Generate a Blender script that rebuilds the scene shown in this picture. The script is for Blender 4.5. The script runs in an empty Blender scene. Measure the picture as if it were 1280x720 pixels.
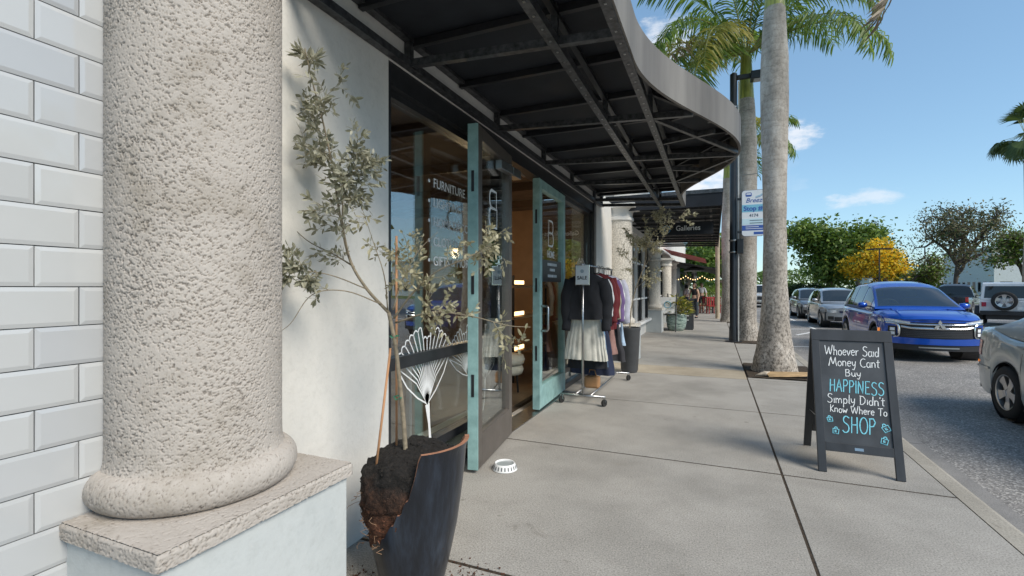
import bpy, bmesh, math, random
import numpy as np
from mathutils import Vector, Matrix
R = math.radians
random.seed(7)
rng = np.random.default_rng(11)
scene = bpy.context.scene
col = scene.collection

# ------------------------------------------------------------------ camera
cam_d = bpy.data.cameras.new('camera')
cam = bpy.data.objects.new('camera', cam_d); col.objects.link(cam)
cam.location = (0, 0, 1.5)
cam.rotation_euler = (R(90), 0, R(22.87))
cam_d.sensor_width = 36; cam_d.lens = 16.875
cam_d.clip_start = 0.05; cam_d.clip_end = 2000
scene.camera = cam

# ------------------------------------------------------------------ sky, sun, exposure
SUN_EL, SUN_AZ = R(43), R(112)          # azimuth measured clockwise from +Y (down the street) towards the road
world = bpy.data.worlds.new('World'); scene.world = world
world.use_nodes = True
wn, wl = world.node_tree.nodes, world.node_tree.links
wn.clear()
wo = wn.new('ShaderNodeOutputWorld'); wb = wn.new('ShaderNodeBackground')
sky = wn.new('ShaderNodeTexSky'); sky.sky_type = 'NISHITA'; sky.sun_disc = False
sky.sun_elevation = SUN_EL; sky.sun_rotation = SUN_AZ
sky.air_density = 1.0; sky.dust_density = 0.05; sky.ozone_density = 2.4; sky.altitude = 0
wb.inputs['Strength'].default_value = 0.125
tc = wn.new('ShaderNodeTexCoord')
# thin fair-weather clouds spread over the whole sky: noise on a flattened direction
sep = wn.new('ShaderNodeSeparateXYZ'); wl.new(tc.outputs['Generated'], sep.inputs[0])
zc = wn.new('ShaderNodeMath'); zc.operation = 'MAXIMUM'; wl.new(sep.outputs['Z'], zc.inputs[0]); zc.inputs[1].default_value = 0.0
za = wn.new('ShaderNodeMath'); za.operation = 'ADD'; wl.new(zc.outputs[0], za.inputs[0]); za.inputs[1].default_value = 0.14
comb = wn.new('ShaderNodeCombineXYZ')
for k, ax in enumerate('XY'):
    dv = wn.new('ShaderNodeMath'); dv.operation = 'DIVIDE'
    wl.new(sep.outputs[ax], dv.inputs[0]); wl.new(za.outputs[0], dv.inputs[1]); wl.new(dv.outputs[0], comb.inputs[k])
cmap = wn.new('ShaderNodeMapping'); wl.new(comb.outputs[0], cmap.inputs[0])
cmap.inputs['Location'].default_value = (7.3, 4.1, 0.0); cmap.inputs['Scale'].default_value = (1.0, 0.62, 1.0)
cn = wn.new('ShaderNodeTexNoise'); cn.inputs['Scale'].default_value = 0.62; cn.inputs['Detail'].default_value = 9
cn.inputs['Roughness'].default_value = 0.58; cn.inputs['Distortion'].default_value = 0.35
wl.new(cmap.outputs[0], cn.inputs['Vector'])
cr = wn.new('ShaderNodeValToRGB'); cr.color_ramp.elements[0].position = 0.60; cr.color_ramp.elements[1].position = 0.80
cr.color_ramp.elements[1].color = (0.85, 0.85, 0.85, 1)
wl.new(cn.outputs['Fac'], cr.inputs[0])
# two fair-weather puffs low over the street trees and a bank over the far end of the street (fixed compass directions)
def sky_puff(prev, az, el, wid, hei, amount):
    """soft cloud round one compass direction; az clockwise from +Y"""
    d = Vector((math.sin(R(az)) * math.cos(R(el)), math.cos(R(az)) * math.cos(R(el)), math.sin(R(el))))
    rx = Vector((math.cos(R(az)), -math.sin(R(az)), 0)); up = rx.cross(d)
    outs = []
    for vv, ext in ((rx, wid), (up, hei)):
        dp = wn.new('ShaderNodeVectorMath'); dp.operation = 'DOT_PRODUCT'
        wl.new(tc.outputs['Generated'], dp.inputs[0]); dp.inputs[1].default_value = vv
        m = wn.new('ShaderNodeMath'); m.operation = 'DIVIDE'; wl.new(dp.outputs['Value'], m.inputs[0]); m.inputs[1].default_value = math.sin(R(ext))
        p = wn.new('ShaderNodeMath'); p.operation = 'MULTIPLY'; wl.new(m.outputs[0], p.inputs[0]); wl.new(m.outputs[0], p.inputs[1]); outs.append(p)
    s = wn.new('ShaderNodeMath'); s.operation = 'ADD'; wl.new(outs[0].outputs[0], s.inputs[0]); wl.new(outs[1].outputs[0], s.inputs[1])
    fw = wn.new('ShaderNodeVectorMath'); fw.operation = 'DOT_PRODUCT'; wl.new(tc.outputs['Generated'], fw.inputs[0]); fw.inputs[1].default_value = d
    g = wn.new('ShaderNodeMath'); g.operation = 'GREATER_THAN'; wl.new(fw.outputs['Value'], g.inputs[0]); g.inputs[1].default_value = 0
    nz = wn.new('ShaderNodeTexNoise'); nz.inputs['Scale'].default_value = 22; nz.inputs['Detail'].default_value = 7; nz.inputs['Roughness'].default_value = 0.62
    mp = wn.new('ShaderNodeMapping'); mp.inputs['Scale'].default_value = (1, 1, 2.4); wl.new(tc.outputs['Generated'], mp.inputs[0]); wl.new(mp.outputs[0], nz.inputs['Vector'])
    na = wn.new('ShaderNodeMath'); na.operation = 'MULTIPLY_ADD'; wl.new(nz.outputs['Fac'], na.inputs[0]); na.inputs[1].default_value = 3.2; na.inputs[2].default_value = -0.75
    df = wn.new('ShaderNodeMath'); df.operation = 'SUBTRACT'; wl.new(na.outputs[0], df.inputs[0]); wl.new(s.outputs[0], df.inputs[1])
    mr = wn.new('ShaderNodeMapRange'); mr.interpolation_type = 'SMOOTHSTEP'; wl.new(df.outputs[0], mr.inputs['Value'])
    mr.inputs['From Min'].default_value = 0.0; mr.inputs['From Max'].default_value = 1.1; mr.inputs['To Max'].default_value = amount
    mu = wn.new('ShaderNodeMath'); mu.operation = 'MULTIPLY'; wl.new(mr.outputs[0], mu.inputs[0]); wl.new(g.outputs[0], mu.inputs[1])
    mx = wn.new('ShaderNodeMath'); mx.operation = 'MAXIMUM'; wl.new(prev, mx.inputs[0]); wl.new(mu.outputs[0], mx.inputs[1])
    return mx.outputs[0]
cf = cr.outputs['Color']
cf = sky_puff(cf, 13.6, 8.6, 4.0, 1.1, 0.55)
cf = sky_puff(cf, 8.0, 15.2, 2.4, 1.8, 0.8)
cf = sky_puff(cf, -1.5, 11.0, 6.5, 4.5, 0.95)
cf = sky_puff(cf, -5.0, 26.0, 4.0, 3.0, 0.7)
cmix = wn.new('ShaderNodeMixRGB'); wl.new(cf, cmix.inputs['Fac'])
gm = wn.new('ShaderNodeGamma'); gm.inputs['Gamma'].default_value = 0.66; wl.new(sky.outputs[0], gm.inputs['Color'])     # evens the dome out, as thin high haze does
tn = wn.new('ShaderNodeMixRGB'); tn.blend_type = 'MULTIPLY'; tn.inputs['Fac'].default_value = 1; wl.new(gm.outputs[0], tn.inputs['Color1']); tn.inputs['Color2'].default_value = (.82, 1.03, 1.13, 1)
wl.new(tn.outputs[0], cmix.inputs['Color1'])
cmix.inputs['Color2'].default_value = (3.6, 3.7, 3.9, 1)
wl.new(cmix.outputs[0], wb.inputs['Color']); wl.new(wb.outputs[0], wo.inputs['Surface'])

sun_d = bpy.data.lights.new('sun', 'SUN'); sun_d.energy = 2.0; sun_d.angle = R(30); sun_d.color = (1.0, 0.92, 0.80)
sun = bpy.data.objects.new('sun', sun_d); col.objects.link(sun)
sdir = Vector((math.sin(SUN_AZ) * math.cos(SUN_EL), math.cos(SUN_AZ) * math.cos(SUN_EL), math.sin(SUN_EL)))
sun.rotation_euler = (-sdir).to_track_quat('-Z', 'Y').to_euler(); sun.location = sdir * 60
scene.view_settings.view_transform = 'Standard'; scene.view_settings.look = 'None'
scene.view_settings.gamma = 1.0; scene.view_settings.exposure = 1.08; scene.view_settings.use_curve_mapping = False
scene.render.engine = 'CYCLES'
scene.cycles.max_bounces = 10; scene.cycles.transparent_max_bounces = 24; scene.cycles.diffuse_bounces = 5

# ------------------------------------------------------------------ materials
def newmat(name):
    m = bpy.data.materials.new(name); m.use_nodes = True
    nt = m.node_tree; b = nt.nodes['Principled BSDF']
    return m, nt.nodes, nt.links, b
def c4(c): return (c[0], c[1], c[2], 1.0)
def noise(n, l, scale, detail=4, rough=.55, coord=None, mapscale=None, dist=0):
    t = n.new('ShaderNodeTexNoise'); t.inputs['Scale'].default_value = scale; t.inputs['Detail'].default_value = detail
    t.inputs['Roughness'].default_value = rough; t.inputs['Distortion'].default_value = dist
    tcn = n.new('ShaderNodeTexCoord'); src = tcn.outputs[coord or 'Object']
    if mapscale:
        mp = n.new('ShaderNodeMapping'); mp.inputs['Scale'].default_value = mapscale; l.new(src, mp.inputs[0]); src = mp.outputs[0]
    l.new(src, t.inputs['Vector'])
    return t.outputs['Fac']
def ramp(n, l, fac, stops):
    r = n.new('ShaderNodeValToRGB'); e = r.color_ramp.elements
    e[0].position, e[0].color = stops[0][0], c4(stops[0][1])
    e[1].position, e[1].color = stops[-1][0], c4(stops[-1][1])
    for p, c in stops[1:-1]:
        x = e.new(p); x.color = c4(c)
    l.new(fac, r.inputs[0]); return r.outputs['Color']
def mix(n, l, fac, a, b, mode='MIX'):
    m = n.new('ShaderNodeMixRGB'); m.blend_type = mode
    for s, k in ((fac, 'Fac'), (a, 'Color1'), (b, 'Color2')):
        if isinstance(s, (int, float)): m.inputs[k].default_value = s
        elif isinstance(s, tuple): m.inputs[k].default_value = c4(s)
        else: l.new(s, m.inputs[k])
    return m.outputs['Color']
def bump(n, l, b, h, strength=.3, dist=.01, prev=None):
    bp = n.new('ShaderNodeBump'); bp.inputs['Strength'].default_value = strength; bp.inputs['Distance'].default_value = dist
    l.new(h, bp.inputs['Height'])
    if prev is not None: l.new(prev, bp.inputs['Normal'])
    l.new(bp.outputs[0], b.inputs['Normal']); return bp.outputs[0]
MATS = {}
def M(name, c=(.5, .5, .5), rough=.6, metal=0.0, var=.12, vs=4.0, bs=None, bst=.2, bd=.004, coat=0, spec=.5, c2=None, mapscale=None, alpha=None, emit=None, sheen=0):
    if name in MATS: return MATS[name]
    m, n, l, b = newmat(name)
    lo = tuple(x * (1 - var) for x in c); hi = tuple(min(1, x * (1 + var)) for x in (c2 or c))
    f = noise(n, l, vs, 5, .6, mapscale=mapscale)
    l.new(ramp(n, l, f, [(.32, lo), (.68, hi)]), b.inputs['Base Color'])
    b.inputs['Roughness'].default_value = rough; b.inputs['Metallic'].default_value = metal
    b.inputs['Coat Weight'].default_value = coat; b.inputs['Coat Roughness'].default_value = .05
    b.inputs['Specular IOR Level'].default_value = spec
    if sheen: b.inputs['Sheen Weight'].default_value = sheen
    if bs: bump(n, l, b, noise(n, l, bs, 4, mapscale=mapscale), bst, bd)
    if emit:
        b.inputs['Emission Color'].default_value = c4(emit[0]); b.inputs['Emission Strength'].default_value = emit[1]
    MATS[name] = m; return m
def leafmat(name, c, c2, trans=.35, rough=.5):
    m, n, l, b = newmat(name)
    g = n.new('ShaderNodeNewGeometry')
    cc = ramp(n, l, g.outputs['Random Per Island'], [(0, c), (1, c2)])
    l.new(cc, b.inputs['Base Color']); b.inputs['Roughness'].default_value = rough
    t = n.new('ShaderNodeBsdfTranslucent'); l.new(cc, t.inputs['Color'])
    mx = n.new('ShaderNodeMixShader'); mx.inputs[0].default_value = trans
    l.new(b.outputs[0], mx.inputs[1]); l.new(t.outputs[0], mx.inputs[2]); l.new(mx.outputs[0], n['Material Output'].inputs['Surface'])
    MATS[name] = m; return m
def glassmat(name, tint=(.92, .95, .94), gain=.85, base=.21):
    m, n, l, b = newmat(name); n.remove(b)
    lw = n.new('ShaderNodeLayerWeight'); lw.inputs['Blend'].default_value = .5
    fr = n.new('ShaderNodeMath'); fr.operation = 'POWER'; l.new(lw.outputs['Facing'], fr.inputs[0]); fr.inputs[1].default_value = 4
    ma = n.new('ShaderNodeMath'); ma.operation = 'MULTIPLY_ADD'; ma.use_clamp = True
    l.new(fr.outputs[0], ma.inputs[0]); ma.inputs[1].default_value = gain; ma.inputs[2].default_value = base
    tr = n.new('ShaderNodeBsdfTransparent'); tr.inputs['Color'].default_value = c4(tint)
    gl = n.new('ShaderNodeBsdfGlossy'); gl.inputs['Roughness'].default_value = 0.0; gl.inputs['Color'].default_value = (.95, .97, .97, 1)
    bp = n.new('ShaderNodeBump'); bp.inputs['Strength'].default_value = .035; bp.inputs['Distance'].default_value = .02
    l.new(noise(n, l, 1.6, 1), bp.inputs['Height']); l.new(bp.outputs[0], gl.inputs['Normal'])
    mx = n.new('ShaderNodeMixShader'); l.new(ma.outputs[0], mx.inputs[0]); l.new(tr.outputs[0], mx.inputs[1]); l.new(gl.outputs[0], mx.inputs[2])
    l.new(mx.outputs[0], n['Material Output'].inputs['Surface'])
    MATS[name] = m; return m

# ------------------------------------------------------------------ mesh building
class MB:
    def __init__(s): s.v = []; s.f = []
    def add(s, vs, fs):
        o = len(s.v); s.v += [tuple(p) for p in vs]; s.f += [tuple(i + o for i in f) for f in fs]; return s
    def box(s, x0, x1, y0, y1, z0, z1, mt=None):
        vs = [Vector((x, y, z)) for z in (z0, z1) for y in (y0, y1) for x in (x0, x1)]
        if mt is not None: vs = [mt @ p for p in vs]
        return s.add(vs, [(0, 2, 3, 1), (4, 5, 7, 6), (0, 1, 5, 4), (2, 6, 7, 3), (0, 4, 6, 2), (1, 3, 7, 5)])
    def bar(s, a, b, w, h, up=(0, 0, 1)):
        """rectangular bar from a to b: w across, h along up"""
        a, b = Vector(a), Vector(b); d = (b - a); L = d.length; d.normalize(); up = Vector(up)
        sd = d.cross(up); sd.normalize(); u = sd.cross(d)
        mt = Matrix((sd, d, u)).transposed().to_4x4(); mt.translation = a
        return s.box(-w / 2, w / 2, 0, L, -h / 2, h / 2, mt)
    def tube(s, pts, rad, seg=8, caps=True):
        pts = [Vector(p) for p in pts]; n = len(pts)
        rad = [rad] * n if isinstance(rad, (int, float)) else rad
        t0 = (pts[1] - pts[0]).normalized()
        ref = Vector((0, 0, 1)) if abs(t0.z) < .9 else Vector((1, 0, 0))
        nr = t0.cross(ref).normalized(); vs = []
        for i, p in enumerate(pts):
            t = (pts[min(i + 1, n - 1)] - pts[max(i - 1, 0)]).normalized()
            nr = (nr - t * nr.dot(t))
            nr = nr.normalized() if nr.length > 1e-6 else t.orthogonal().normalized()
            bn = t.cross(nr)
            for k in range(seg):
                a = 2 * math.pi * k / seg
                vs.append(p + (nr * math.cos(a) + bn * math.sin(a)) * rad[i])
        fs = [(i * seg + k, i * seg + (k + 1) % seg, (i + 1) * seg + (k + 1) % seg, (i + 1) * seg + k) for i in range(n - 1) for k in range(seg)]
        if caps: fs += [tuple(range(seg - 1, -1, -1)), tuple((n - 1) * seg + k for k in range(seg))]
        return s.add(vs, fs)
    def lathe(s, prof, seg=24, c=(0, 0, 0), sx=1, sy=1, mt=None, cap=False):
        vs = []
        for r, z in prof:
            for k in range(seg):
                a = 2 * math.pi * k / seg
                p = Vector((r * math.cos(a) * sx, r * math.sin(a) * sy, z))
                vs.append((mt @ p) if mt is not None else p + Vector(c))
        n = len(prof)
        fs = [(i * seg + k, i * seg + (k + 1) % seg, (i + 1) * seg + (k + 1) % seg, (i + 1) * seg + k) for i in range(n - 1) for k in range(seg)]
        if cap: fs += [tuple(range(seg - 1, -1, -1)), tuple((n - 1) * seg + k for k in range(seg))]
        return s.add(vs, fs)
    def grid(s, P, closed=False):
        """P: rows of points"""
        r, c = len(P), len(P[0]); vs = [q for row in P for q in row]
        fs = [(i * c + j, i * c + (j + 1) % c, (i + 1) * c + (j + 1) % c, (i + 1) * c + j) for i in range(r - 1) for j in range(c if closed else c - 1)]
        return s.add(vs, fs)
    def ribbon(s, pts, w, nrm):
        """flat stroke of width w lying in the plane with normal nrm"""
        pts = [Vector(p) for p in pts]; nrm = Vector(nrm); n = len(pts); vs = []
        ws = [w] * n if isinstance(w, (int, float)) else w
        for i, p in enumerate(pts):
            t = (pts[min(i + 1, n - 1)] - pts[max(i - 1, 0)]).normalized()
            sd = nrm.cross(t).normalized() * ws[i] / 2
            vs += [p - sd, p + sd]
        return s.add(vs, [(2 * i, 2 * i + 2, 2 * i + 3, 2 * i + 1) for i in range(n - 1)])
    def solid(s, poly, axis_fn, t0, t1):
        """extrude 2-D polygon; axis_fn(a,b,t) -> point"""
        n = len(poly); vs = [axis_fn(a, b, t0) for a, b in poly] + [axis_fn(a, b, t1) for a, b in poly]
        fs = [tuple(range(n - 1, -1, -1)), tuple(range(n, 2 * n))] + [(i, (i + 1) % n, n + (i + 1) % n, n + i) for i in range(n)]
        return s.add(vs, fs)
    def mesh(s, name, mat=None, smooth=False, off=(0, 0, 0)):
        me = bpy.data.meshes.new(name)
        me.from_pydata([(p[0] - off[0], p[1] - off[1], p[2] - off[2]) for p in s.v], [], s.f)
        if mat: me.materials.append(mat)
        if smooth: me.shade_smooth()
        me.update(); return me
    def build(s, name, mat, parent=None, smooth=False, bevel=0, local=False, auto=False, fix=True):
        off = (0, 0, 0)
        if parent is not None and not local:
            r = parent
            while r.parent is not None: r = r.parent
            off = tuple(r.location)
        me = s.mesh(name, mat, smooth, off)
        if fix:
            bm = bmesh.new(); bm.from_mesh(me); bmesh.ops.recalc_face_normals(bm, faces=bm.faces); bm.to_mesh(me); bm.free()
        if auto: me.shade_smooth(); me.set_sharp_from_angle(angle=R(35))
        o = bpy.data.objects.new(name, me); col.objects.link(o)
        if parent is not None: o.parent = parent
        if bevel:
            b = o.modifiers.new('bevel', 'BEVEL'); b.width = bevel; b.segments = 2; b.limit_method = 'ANGLE'; b.harden_normals = False
        return o
def tag(o, label=None, cat=None, group=None, kind=None):
    if label: o['label'] = label
    if cat: o['category'] = cat
    if group: o['group'] = group
    if kind: o['kind'] = kind
    return o
def thing(name, label, cat, loc=(0, 0, 0), rz=0, group=None):
    o = bpy.data.objects.new(name, None); col.objects.link(o); o.empty_display_size = .2
    o.location = loc; o.rotation_euler = (0, 0, rz)
    return tag(o, label, cat, group)
def struct(name, mb, mat, **k):
    return tag(mb.build(name, mat, **k), kind='structure')
def inst(name, me, parent, loc=(0, 0, 0), rot=(0, 0, 0), scale=None):
    o = bpy.data.objects.new(name, me); col.objects.link(o); o.parent = parent
    o.location = loc; o.rotation_euler = rot
    if scale: o.scale = scale
    return o
def copy_tree(o, parent=None):
    c = o.copy(); col.objects.link(c); c.parent = parent
    for ch in o.children: copy_tree(ch, c)
    return c
def lerp(a, b, t): return a + (b - a) * t
def interp(pts, x):
    """smooth interpolation through (x, y) control points"""
    if x <= pts[0][0]: return pts[0][1]
    for (x0, y0), (x1, y1) in zip(pts, pts[1:]):
        if x <= x1:
            return y0 + (y1 - y0) * (x - x0) / (x1 - x0)
    return pts[-1][1]
def cspline(pts, n):
    """Catmull-Rom through 3-D points"""
    P = [Vector(p) for p in pts]; P = [2 * P[0] - P[1]] + P + [2 * P[-1] - P[-2]]; out = []
    for i in range(1, len(P) - 2):
        for k in range(n):
            t = k / n; a, b, c, d = P[i - 1], P[i], P[i + 1], P[i + 2]
            out.append(.5 * ((2 * b) + (c - a) * t + (2 * a - 5 * b + 4 * c - d) * t * t + (3 * b - a - 3 * c + d) * t ** 3))
    return out + [P[-2]]
def vnoise(p, seed=0):
    """numpy value noise, p (N,3) -> 0..1"""
    i = np.floor(p).astype(np.int64); f = p - i; f = f * f * (3 - 2 * f); r = 0
    for dx in (0, 1):
        for dy in (0, 1):
            for dz in (0, 1):
                h = ((i[:, 0] + dx) * 374761393 + (i[:, 1] + dy) * 668265263 + (i[:, 2] + dz) * 2147483647 + seed * 1274126177) & 0x7fffffff
                h = (h ^ (h >> 13)) * 1274126177 & 0x7fffffff
                h = ((h ^ (h >> 16)) & 0xffff) / 65535.0
                r = r + h * (f[:, 0] if dx else 1 - f[:, 0]) * (f[:, 1] if dy else 1 - f[:, 1]) * (f[:, 2] if dz else 1 - f[:, 2])
    return r
def fbm(p, oct=3, seed=0):
    a, s, t = 1.0, 0, 0
    for k in range(oct): s = s + a * vnoise(p * 2 ** k + 17.3 * k, seed + k); t += a; a *= .5
    return s / t
def text_mesh(name, body, size, mat, parent, org, ex, ey, align='LEFT', bold=0.0, squash=1.0, spacing=1.0, extrude=0.0006, shear=0.0):
    """flat lettering: org = baseline start (world or local to parent), ex / ey = reading and up directions"""
    cu = bpy.data.curves.new(name, 'FONT'); cu.body = body; cu.size = size; cu.align_x = align; cu.extrude = extrude
    cu.offset = bold; cu.space_character = spacing; cu.shear = shear; cu.resolution_u = 4
    t = bpy.data.objects.new(name, cu); col.objects.link(t)
    dg = bpy.context.evaluated_depsgraph_get(); dg.update()
    me = bpy.data.meshes.new_from_object(t.evaluated_get(dg)); bpy.data.objects.remove(t); bpy.data.curves.remove(cu)
    ex = Vector(ex).normalized(); ey = Vector(ey).normalized(); ez = ex.cross(ey)
    mt = Matrix((ex * squash, ey, ez)).transposed().to_4x4(); off = Vector((0, 0, 0))
    if parent is not None:
        r = parent
        while r.parent is not None: r = r.parent
        off = r.location
    mt.translation = Vector(org) - off
    me.transform(mt); me.materials.clear(); me.materials.append(mat); me.name = name
    o = bpy.data.objects.new(name, me); col.objects.link(o)
    if parent is not None: o.parent = parent
    return o

# ------------------------------------------------------------------ surface materials
def mat_concrete(name, base, dark, speck=.9):
    m, n, l, b = newmat(name)
    big = noise(n, l, 1.1, 6, .62, coord='Object'); stain = ramp(n, l, big, [(.33, dark), (.6, base)])
    fine = noise(n, l, 105, 3, .7); agg = ramp(n, l, fine, [(.30, (.42, .41, .40)), (.47, (.95, .95, .95)), (.6, (1.15, 1.14, 1.12)), (.74, (1.75, 1.7, 1.62))])
    c1 = mix(n, l, speck, stain, agg, 'MULTIPLY')
    vo = n.new('ShaderNodeTexVoronoi'); vo.inputs['Scale'].default_value = 95; t = n.new('ShaderNodeTexCoord'); l.new(t.outputs['Object'], vo.inputs['Vector'])
    dots = ramp(n, l, vo.outputs['Distance'], [(.10, (.45, .42, .38)), (.22, (1, 1, 1))])
    gate = ramp(n, l, noise(n, l, 9, 3), [(.45, (0, 0, 0)), (.62, (1, 1, 1))])
    c2 = mix(n, l, gate, c1, mix(n, l, 1.0, c1, dots, 'MULTIPLY'))
    spots = ramp(n, l, noise(n, l, 3.3, 7, .7, dist=.6), [(.26, (.50, .48, .45)), (.36, (1, 1, 1))])
    c3 = mix(n, l, .8, c2, spots, 'MULTIPLY')
    gv = n.new('ShaderNodeTexVoronoi'); gv.inputs['Scale'].default_value = 2.6; l.new(t.outputs['Object'], gv.inputs['Vector'])      # trodden gum and oil spots
    gs_ = n.new('ShaderNodeSeparateColor'); l.new(gv.outputs['Color'], gs_.inputs[0])
    gr = n.new('ShaderNodeMath'); gr.operation = 'MULTIPLY_ADD'; l.new(gs_.outputs[0], gr.inputs[0]); gr.inputs[1].default_value = .11; gr.inputs[2].default_value = -.05
    gd = n.new('ShaderNodeMath'); gd.operation = 'SUBTRACT'; l.new(gv.outputs['Distance'], gd.inputs[0]); l.new(gr.outputs[0], gd.inputs[1])
    c3 = mix(n, l, .55, c3, ramp(n, l, gd.outputs[0], [(.0, (.45, .44, .42)), (.03, (1, 1, 1))]), 'MULTIPLY')
    l.new(c3, b.inputs['Base Color']); b.inputs['Roughness'].default_value = .85; b.inputs['Specular IOR Level'].default_value = .3
    p = bump(n, l, b, fine, .5, .004); bump(n, l, b, noise(n, l, 12, 4), .12, .01, p)
    MATS[name] = m; return m
CONC = mat_concrete('sidewalk_concrete', (.36, .343, .315), (.265, .252, .23))
CONC2 = mat_concrete('patched_concrete', (.40, .35, .275), (.28, .24, .18), .9)
KERB = mat_concrete('kerb_concrete', (.36, .335, .29), (.25, .23, .195), .6)
GUT = mat_concrete('gutter_concrete', (.27, .26, .25), (.19, .185, .18), .7)
def mat_asphalt():
    m, n, l, b = newmat('asphalt')
    vo = n.new('ShaderNodeTexVoronoi'); vo.inputs['Scale'].default_value = 75; t = n.new('ShaderNodeTexCoord'); l.new(t.outputs['Object'], vo.inputs['Vector'])
    sp = n.new('ShaderNodeSeparateColor'); l.new(vo.outputs['Color'], sp.inputs[0])
    st = ramp(n, l, sp.outputs[0], [(0, (.13, .123, .116)), (.5, (.205, .195, .185)), (.8, (.28, .265, .25)), (1, (.46, .44, .41))])
    big = ramp(n, l, noise(n, l, .6, 6, .6), [(.35, (.75, .75, .76)), (.65, (1.25, 1.24, 1.22))])
    l.new(mix(n, l, 1, st, big, 'MULTIPLY'), b.inputs['Base Color']); b.inputs['Roughness'].default_value = .78
    bump(n, l, b, vo.outputs['Distance'], .5, .006); MATS['asphalt'] = m; return m
ASPH = mat_asphalt()
SOIL = M('dark_soil', (.05, .035, .022), .95, var=.6, vs=40, bs=70, bst=.9, bd=.02)
GRASS = M('lawn_green', (.07, .13, .03), .9, var=.4, vs=3, bs=60, bst=.6, bd=.05)
MARK = M('road_paint', (.72, .72, .70), .7, var=.12, vs=30, bs=90, bst=.2)
GROUT = M('grey_grout', (.15, .155, .16), .85, var=.4, vs=9)
STUCCO_W = None
def mat_wall(name, base, grime, gs=1.6, bst=.25):
    m, n, l, b = newmat(name)
    f = noise(n, l, gs, 6, .6, mapscale=(1, 1, .45)); c = ramp(n, l, f, [(.30, grime), (.55, base)])
    fl = ramp(n, l, noise(n, l, 26, 5, .65), [(.2, (.82, .82, .81)), (.5, (1, 1, 1))])
    l.new(mix(n, l, .6, c, fl, 'MULTIPLY'), b.inputs['Base Color']); b.inputs['Roughness'].default_value = .75
    p = bump(n, l, b, noise(n, l, 9, 5, .6), bst, .02); bump(n, l, b, noise(n, l, 75, 3), .2, .004, p)
    MATS[name] = m; return m
PLASTER = mat_wall('white_plaster', (.71, .69, .645), (.60, .59, .56))
PEDPAINT = mat_wall('pale_blue_paint', (.50, .525, .52), (.43, .46, .46), 2.5, .2)
STUCCO = None
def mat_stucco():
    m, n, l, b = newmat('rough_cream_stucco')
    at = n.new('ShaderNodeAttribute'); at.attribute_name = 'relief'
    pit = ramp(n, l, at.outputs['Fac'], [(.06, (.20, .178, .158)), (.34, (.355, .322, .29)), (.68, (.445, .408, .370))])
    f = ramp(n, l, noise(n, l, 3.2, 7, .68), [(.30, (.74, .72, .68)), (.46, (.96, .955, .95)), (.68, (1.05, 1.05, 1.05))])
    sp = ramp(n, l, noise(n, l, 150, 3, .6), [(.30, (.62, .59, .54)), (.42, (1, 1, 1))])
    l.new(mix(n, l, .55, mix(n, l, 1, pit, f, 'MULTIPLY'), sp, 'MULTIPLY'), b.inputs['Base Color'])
    b.inputs['Roughness'].default_value = .9; b.inputs['Specular IOR Level'].default_value = .25
    bump(n, l, b, noise(n, l, 130, 4, .65), .35, .003)
    MATS['rough_cream_stucco'] = m; return m
STUCCO = mat_stucco()
STUCCO_FAR = M('cream_stucco_distant', (.50, .46, .40), .9, var=.25, vs=34, c2=(.64, .60, .53), bs=45, bst=.5, bd=.01)
TILE = M('glazed_white_tile', (.47, .48, .485), .07, var=.03, vs=1.5, coat=.5, bs=7, bst=.05, bd=.02)
BLACK = M('black_metal', (.022, .023, .026), .38, var=.25, vs=12, bs=60, bst=.05)
BLACKBAR = M('scuffed_black_bar', (.045, .047, .05), .36, .3, var=.4, vs=25, c2=(.075, .077, .08), bs=60, bst=.1)
FABRIC_K = M('black_canvas', (.020, .023, .029), .65, spec=.3, var=.3, vs=2, bs=300, bst=.15)
FASCIA = M('grey_weathered_fascia', (.135, .125, .115), .6, 0, var=.2, vs=2.2, spec=.3, c2=(.18, .168, .153), mapscale=(1, 1, .15))
TEAL = M('pale_teal_paint', (.25, .43, .42), .42, var=.14, vs=9, c2=(.29, .47, .455), bs=50, bst=.1)
BROWNM = M('brown_anodised_metal', (.155, .135, .12), .38, .45, var=.12, vs=6)
GLASS = glassmat('shop_glass')
CHROME = M('chrome', (.72, .72, .72), .14, 1.0, var=.05)
STEEL = M('brushed_steel', (.45, .45, .45), .3, 1.0, var=.1, vs=20)
WHITE = M('white_paint', (.78, .78, .77), .5, var=.04)
DECAL = M('white_vinyl', (.82, .83, .83), .5, var=.02)

# ------------------------------------------------------------------ ground, road, kerb
g = MB(); g.add([(-400, -300, -.19), (500, -300, -.19), (500, 700, -.19), (-400, 700, -.19)], [(0, 1, 2, 3)])
struct('ground', g, GRASS)
rd = MB(); P = []
for y in [-40 + 4 * k for k in range(62)]:
    P.append([(x, y, -.14 + .07 * math.sin(math.pi * min(1, max(0, (x - 1.9) / 7.8)))) for x in (1.9, 2.2, 3, 4, 5, 6, 7, 8, 9, 10, 12, 15, 19)])
rd.grid(P); struct('road', rd, ASPH, smooth=True)
def road_z(x): return -.14 + .07 * math.sin(math.pi * min(1, max(0, (x - 1.9) / 7.8)))
lot = MB(); lot.add([(19, 8, -.145), (60, 8, -.145), (60, 62, -.145), (19, 62, -.145)], [(0, 1, 2, 3)]); struct('parking_lot', lot, ASPH)
def marking(pts, w=.11):
    mb = MB(); pts = [Vector((x, y, road_z(x) + .006)) for x, y in pts]
    return mb.ribbon(pts, w, (0, 0, 1))
mk = MB()
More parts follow.
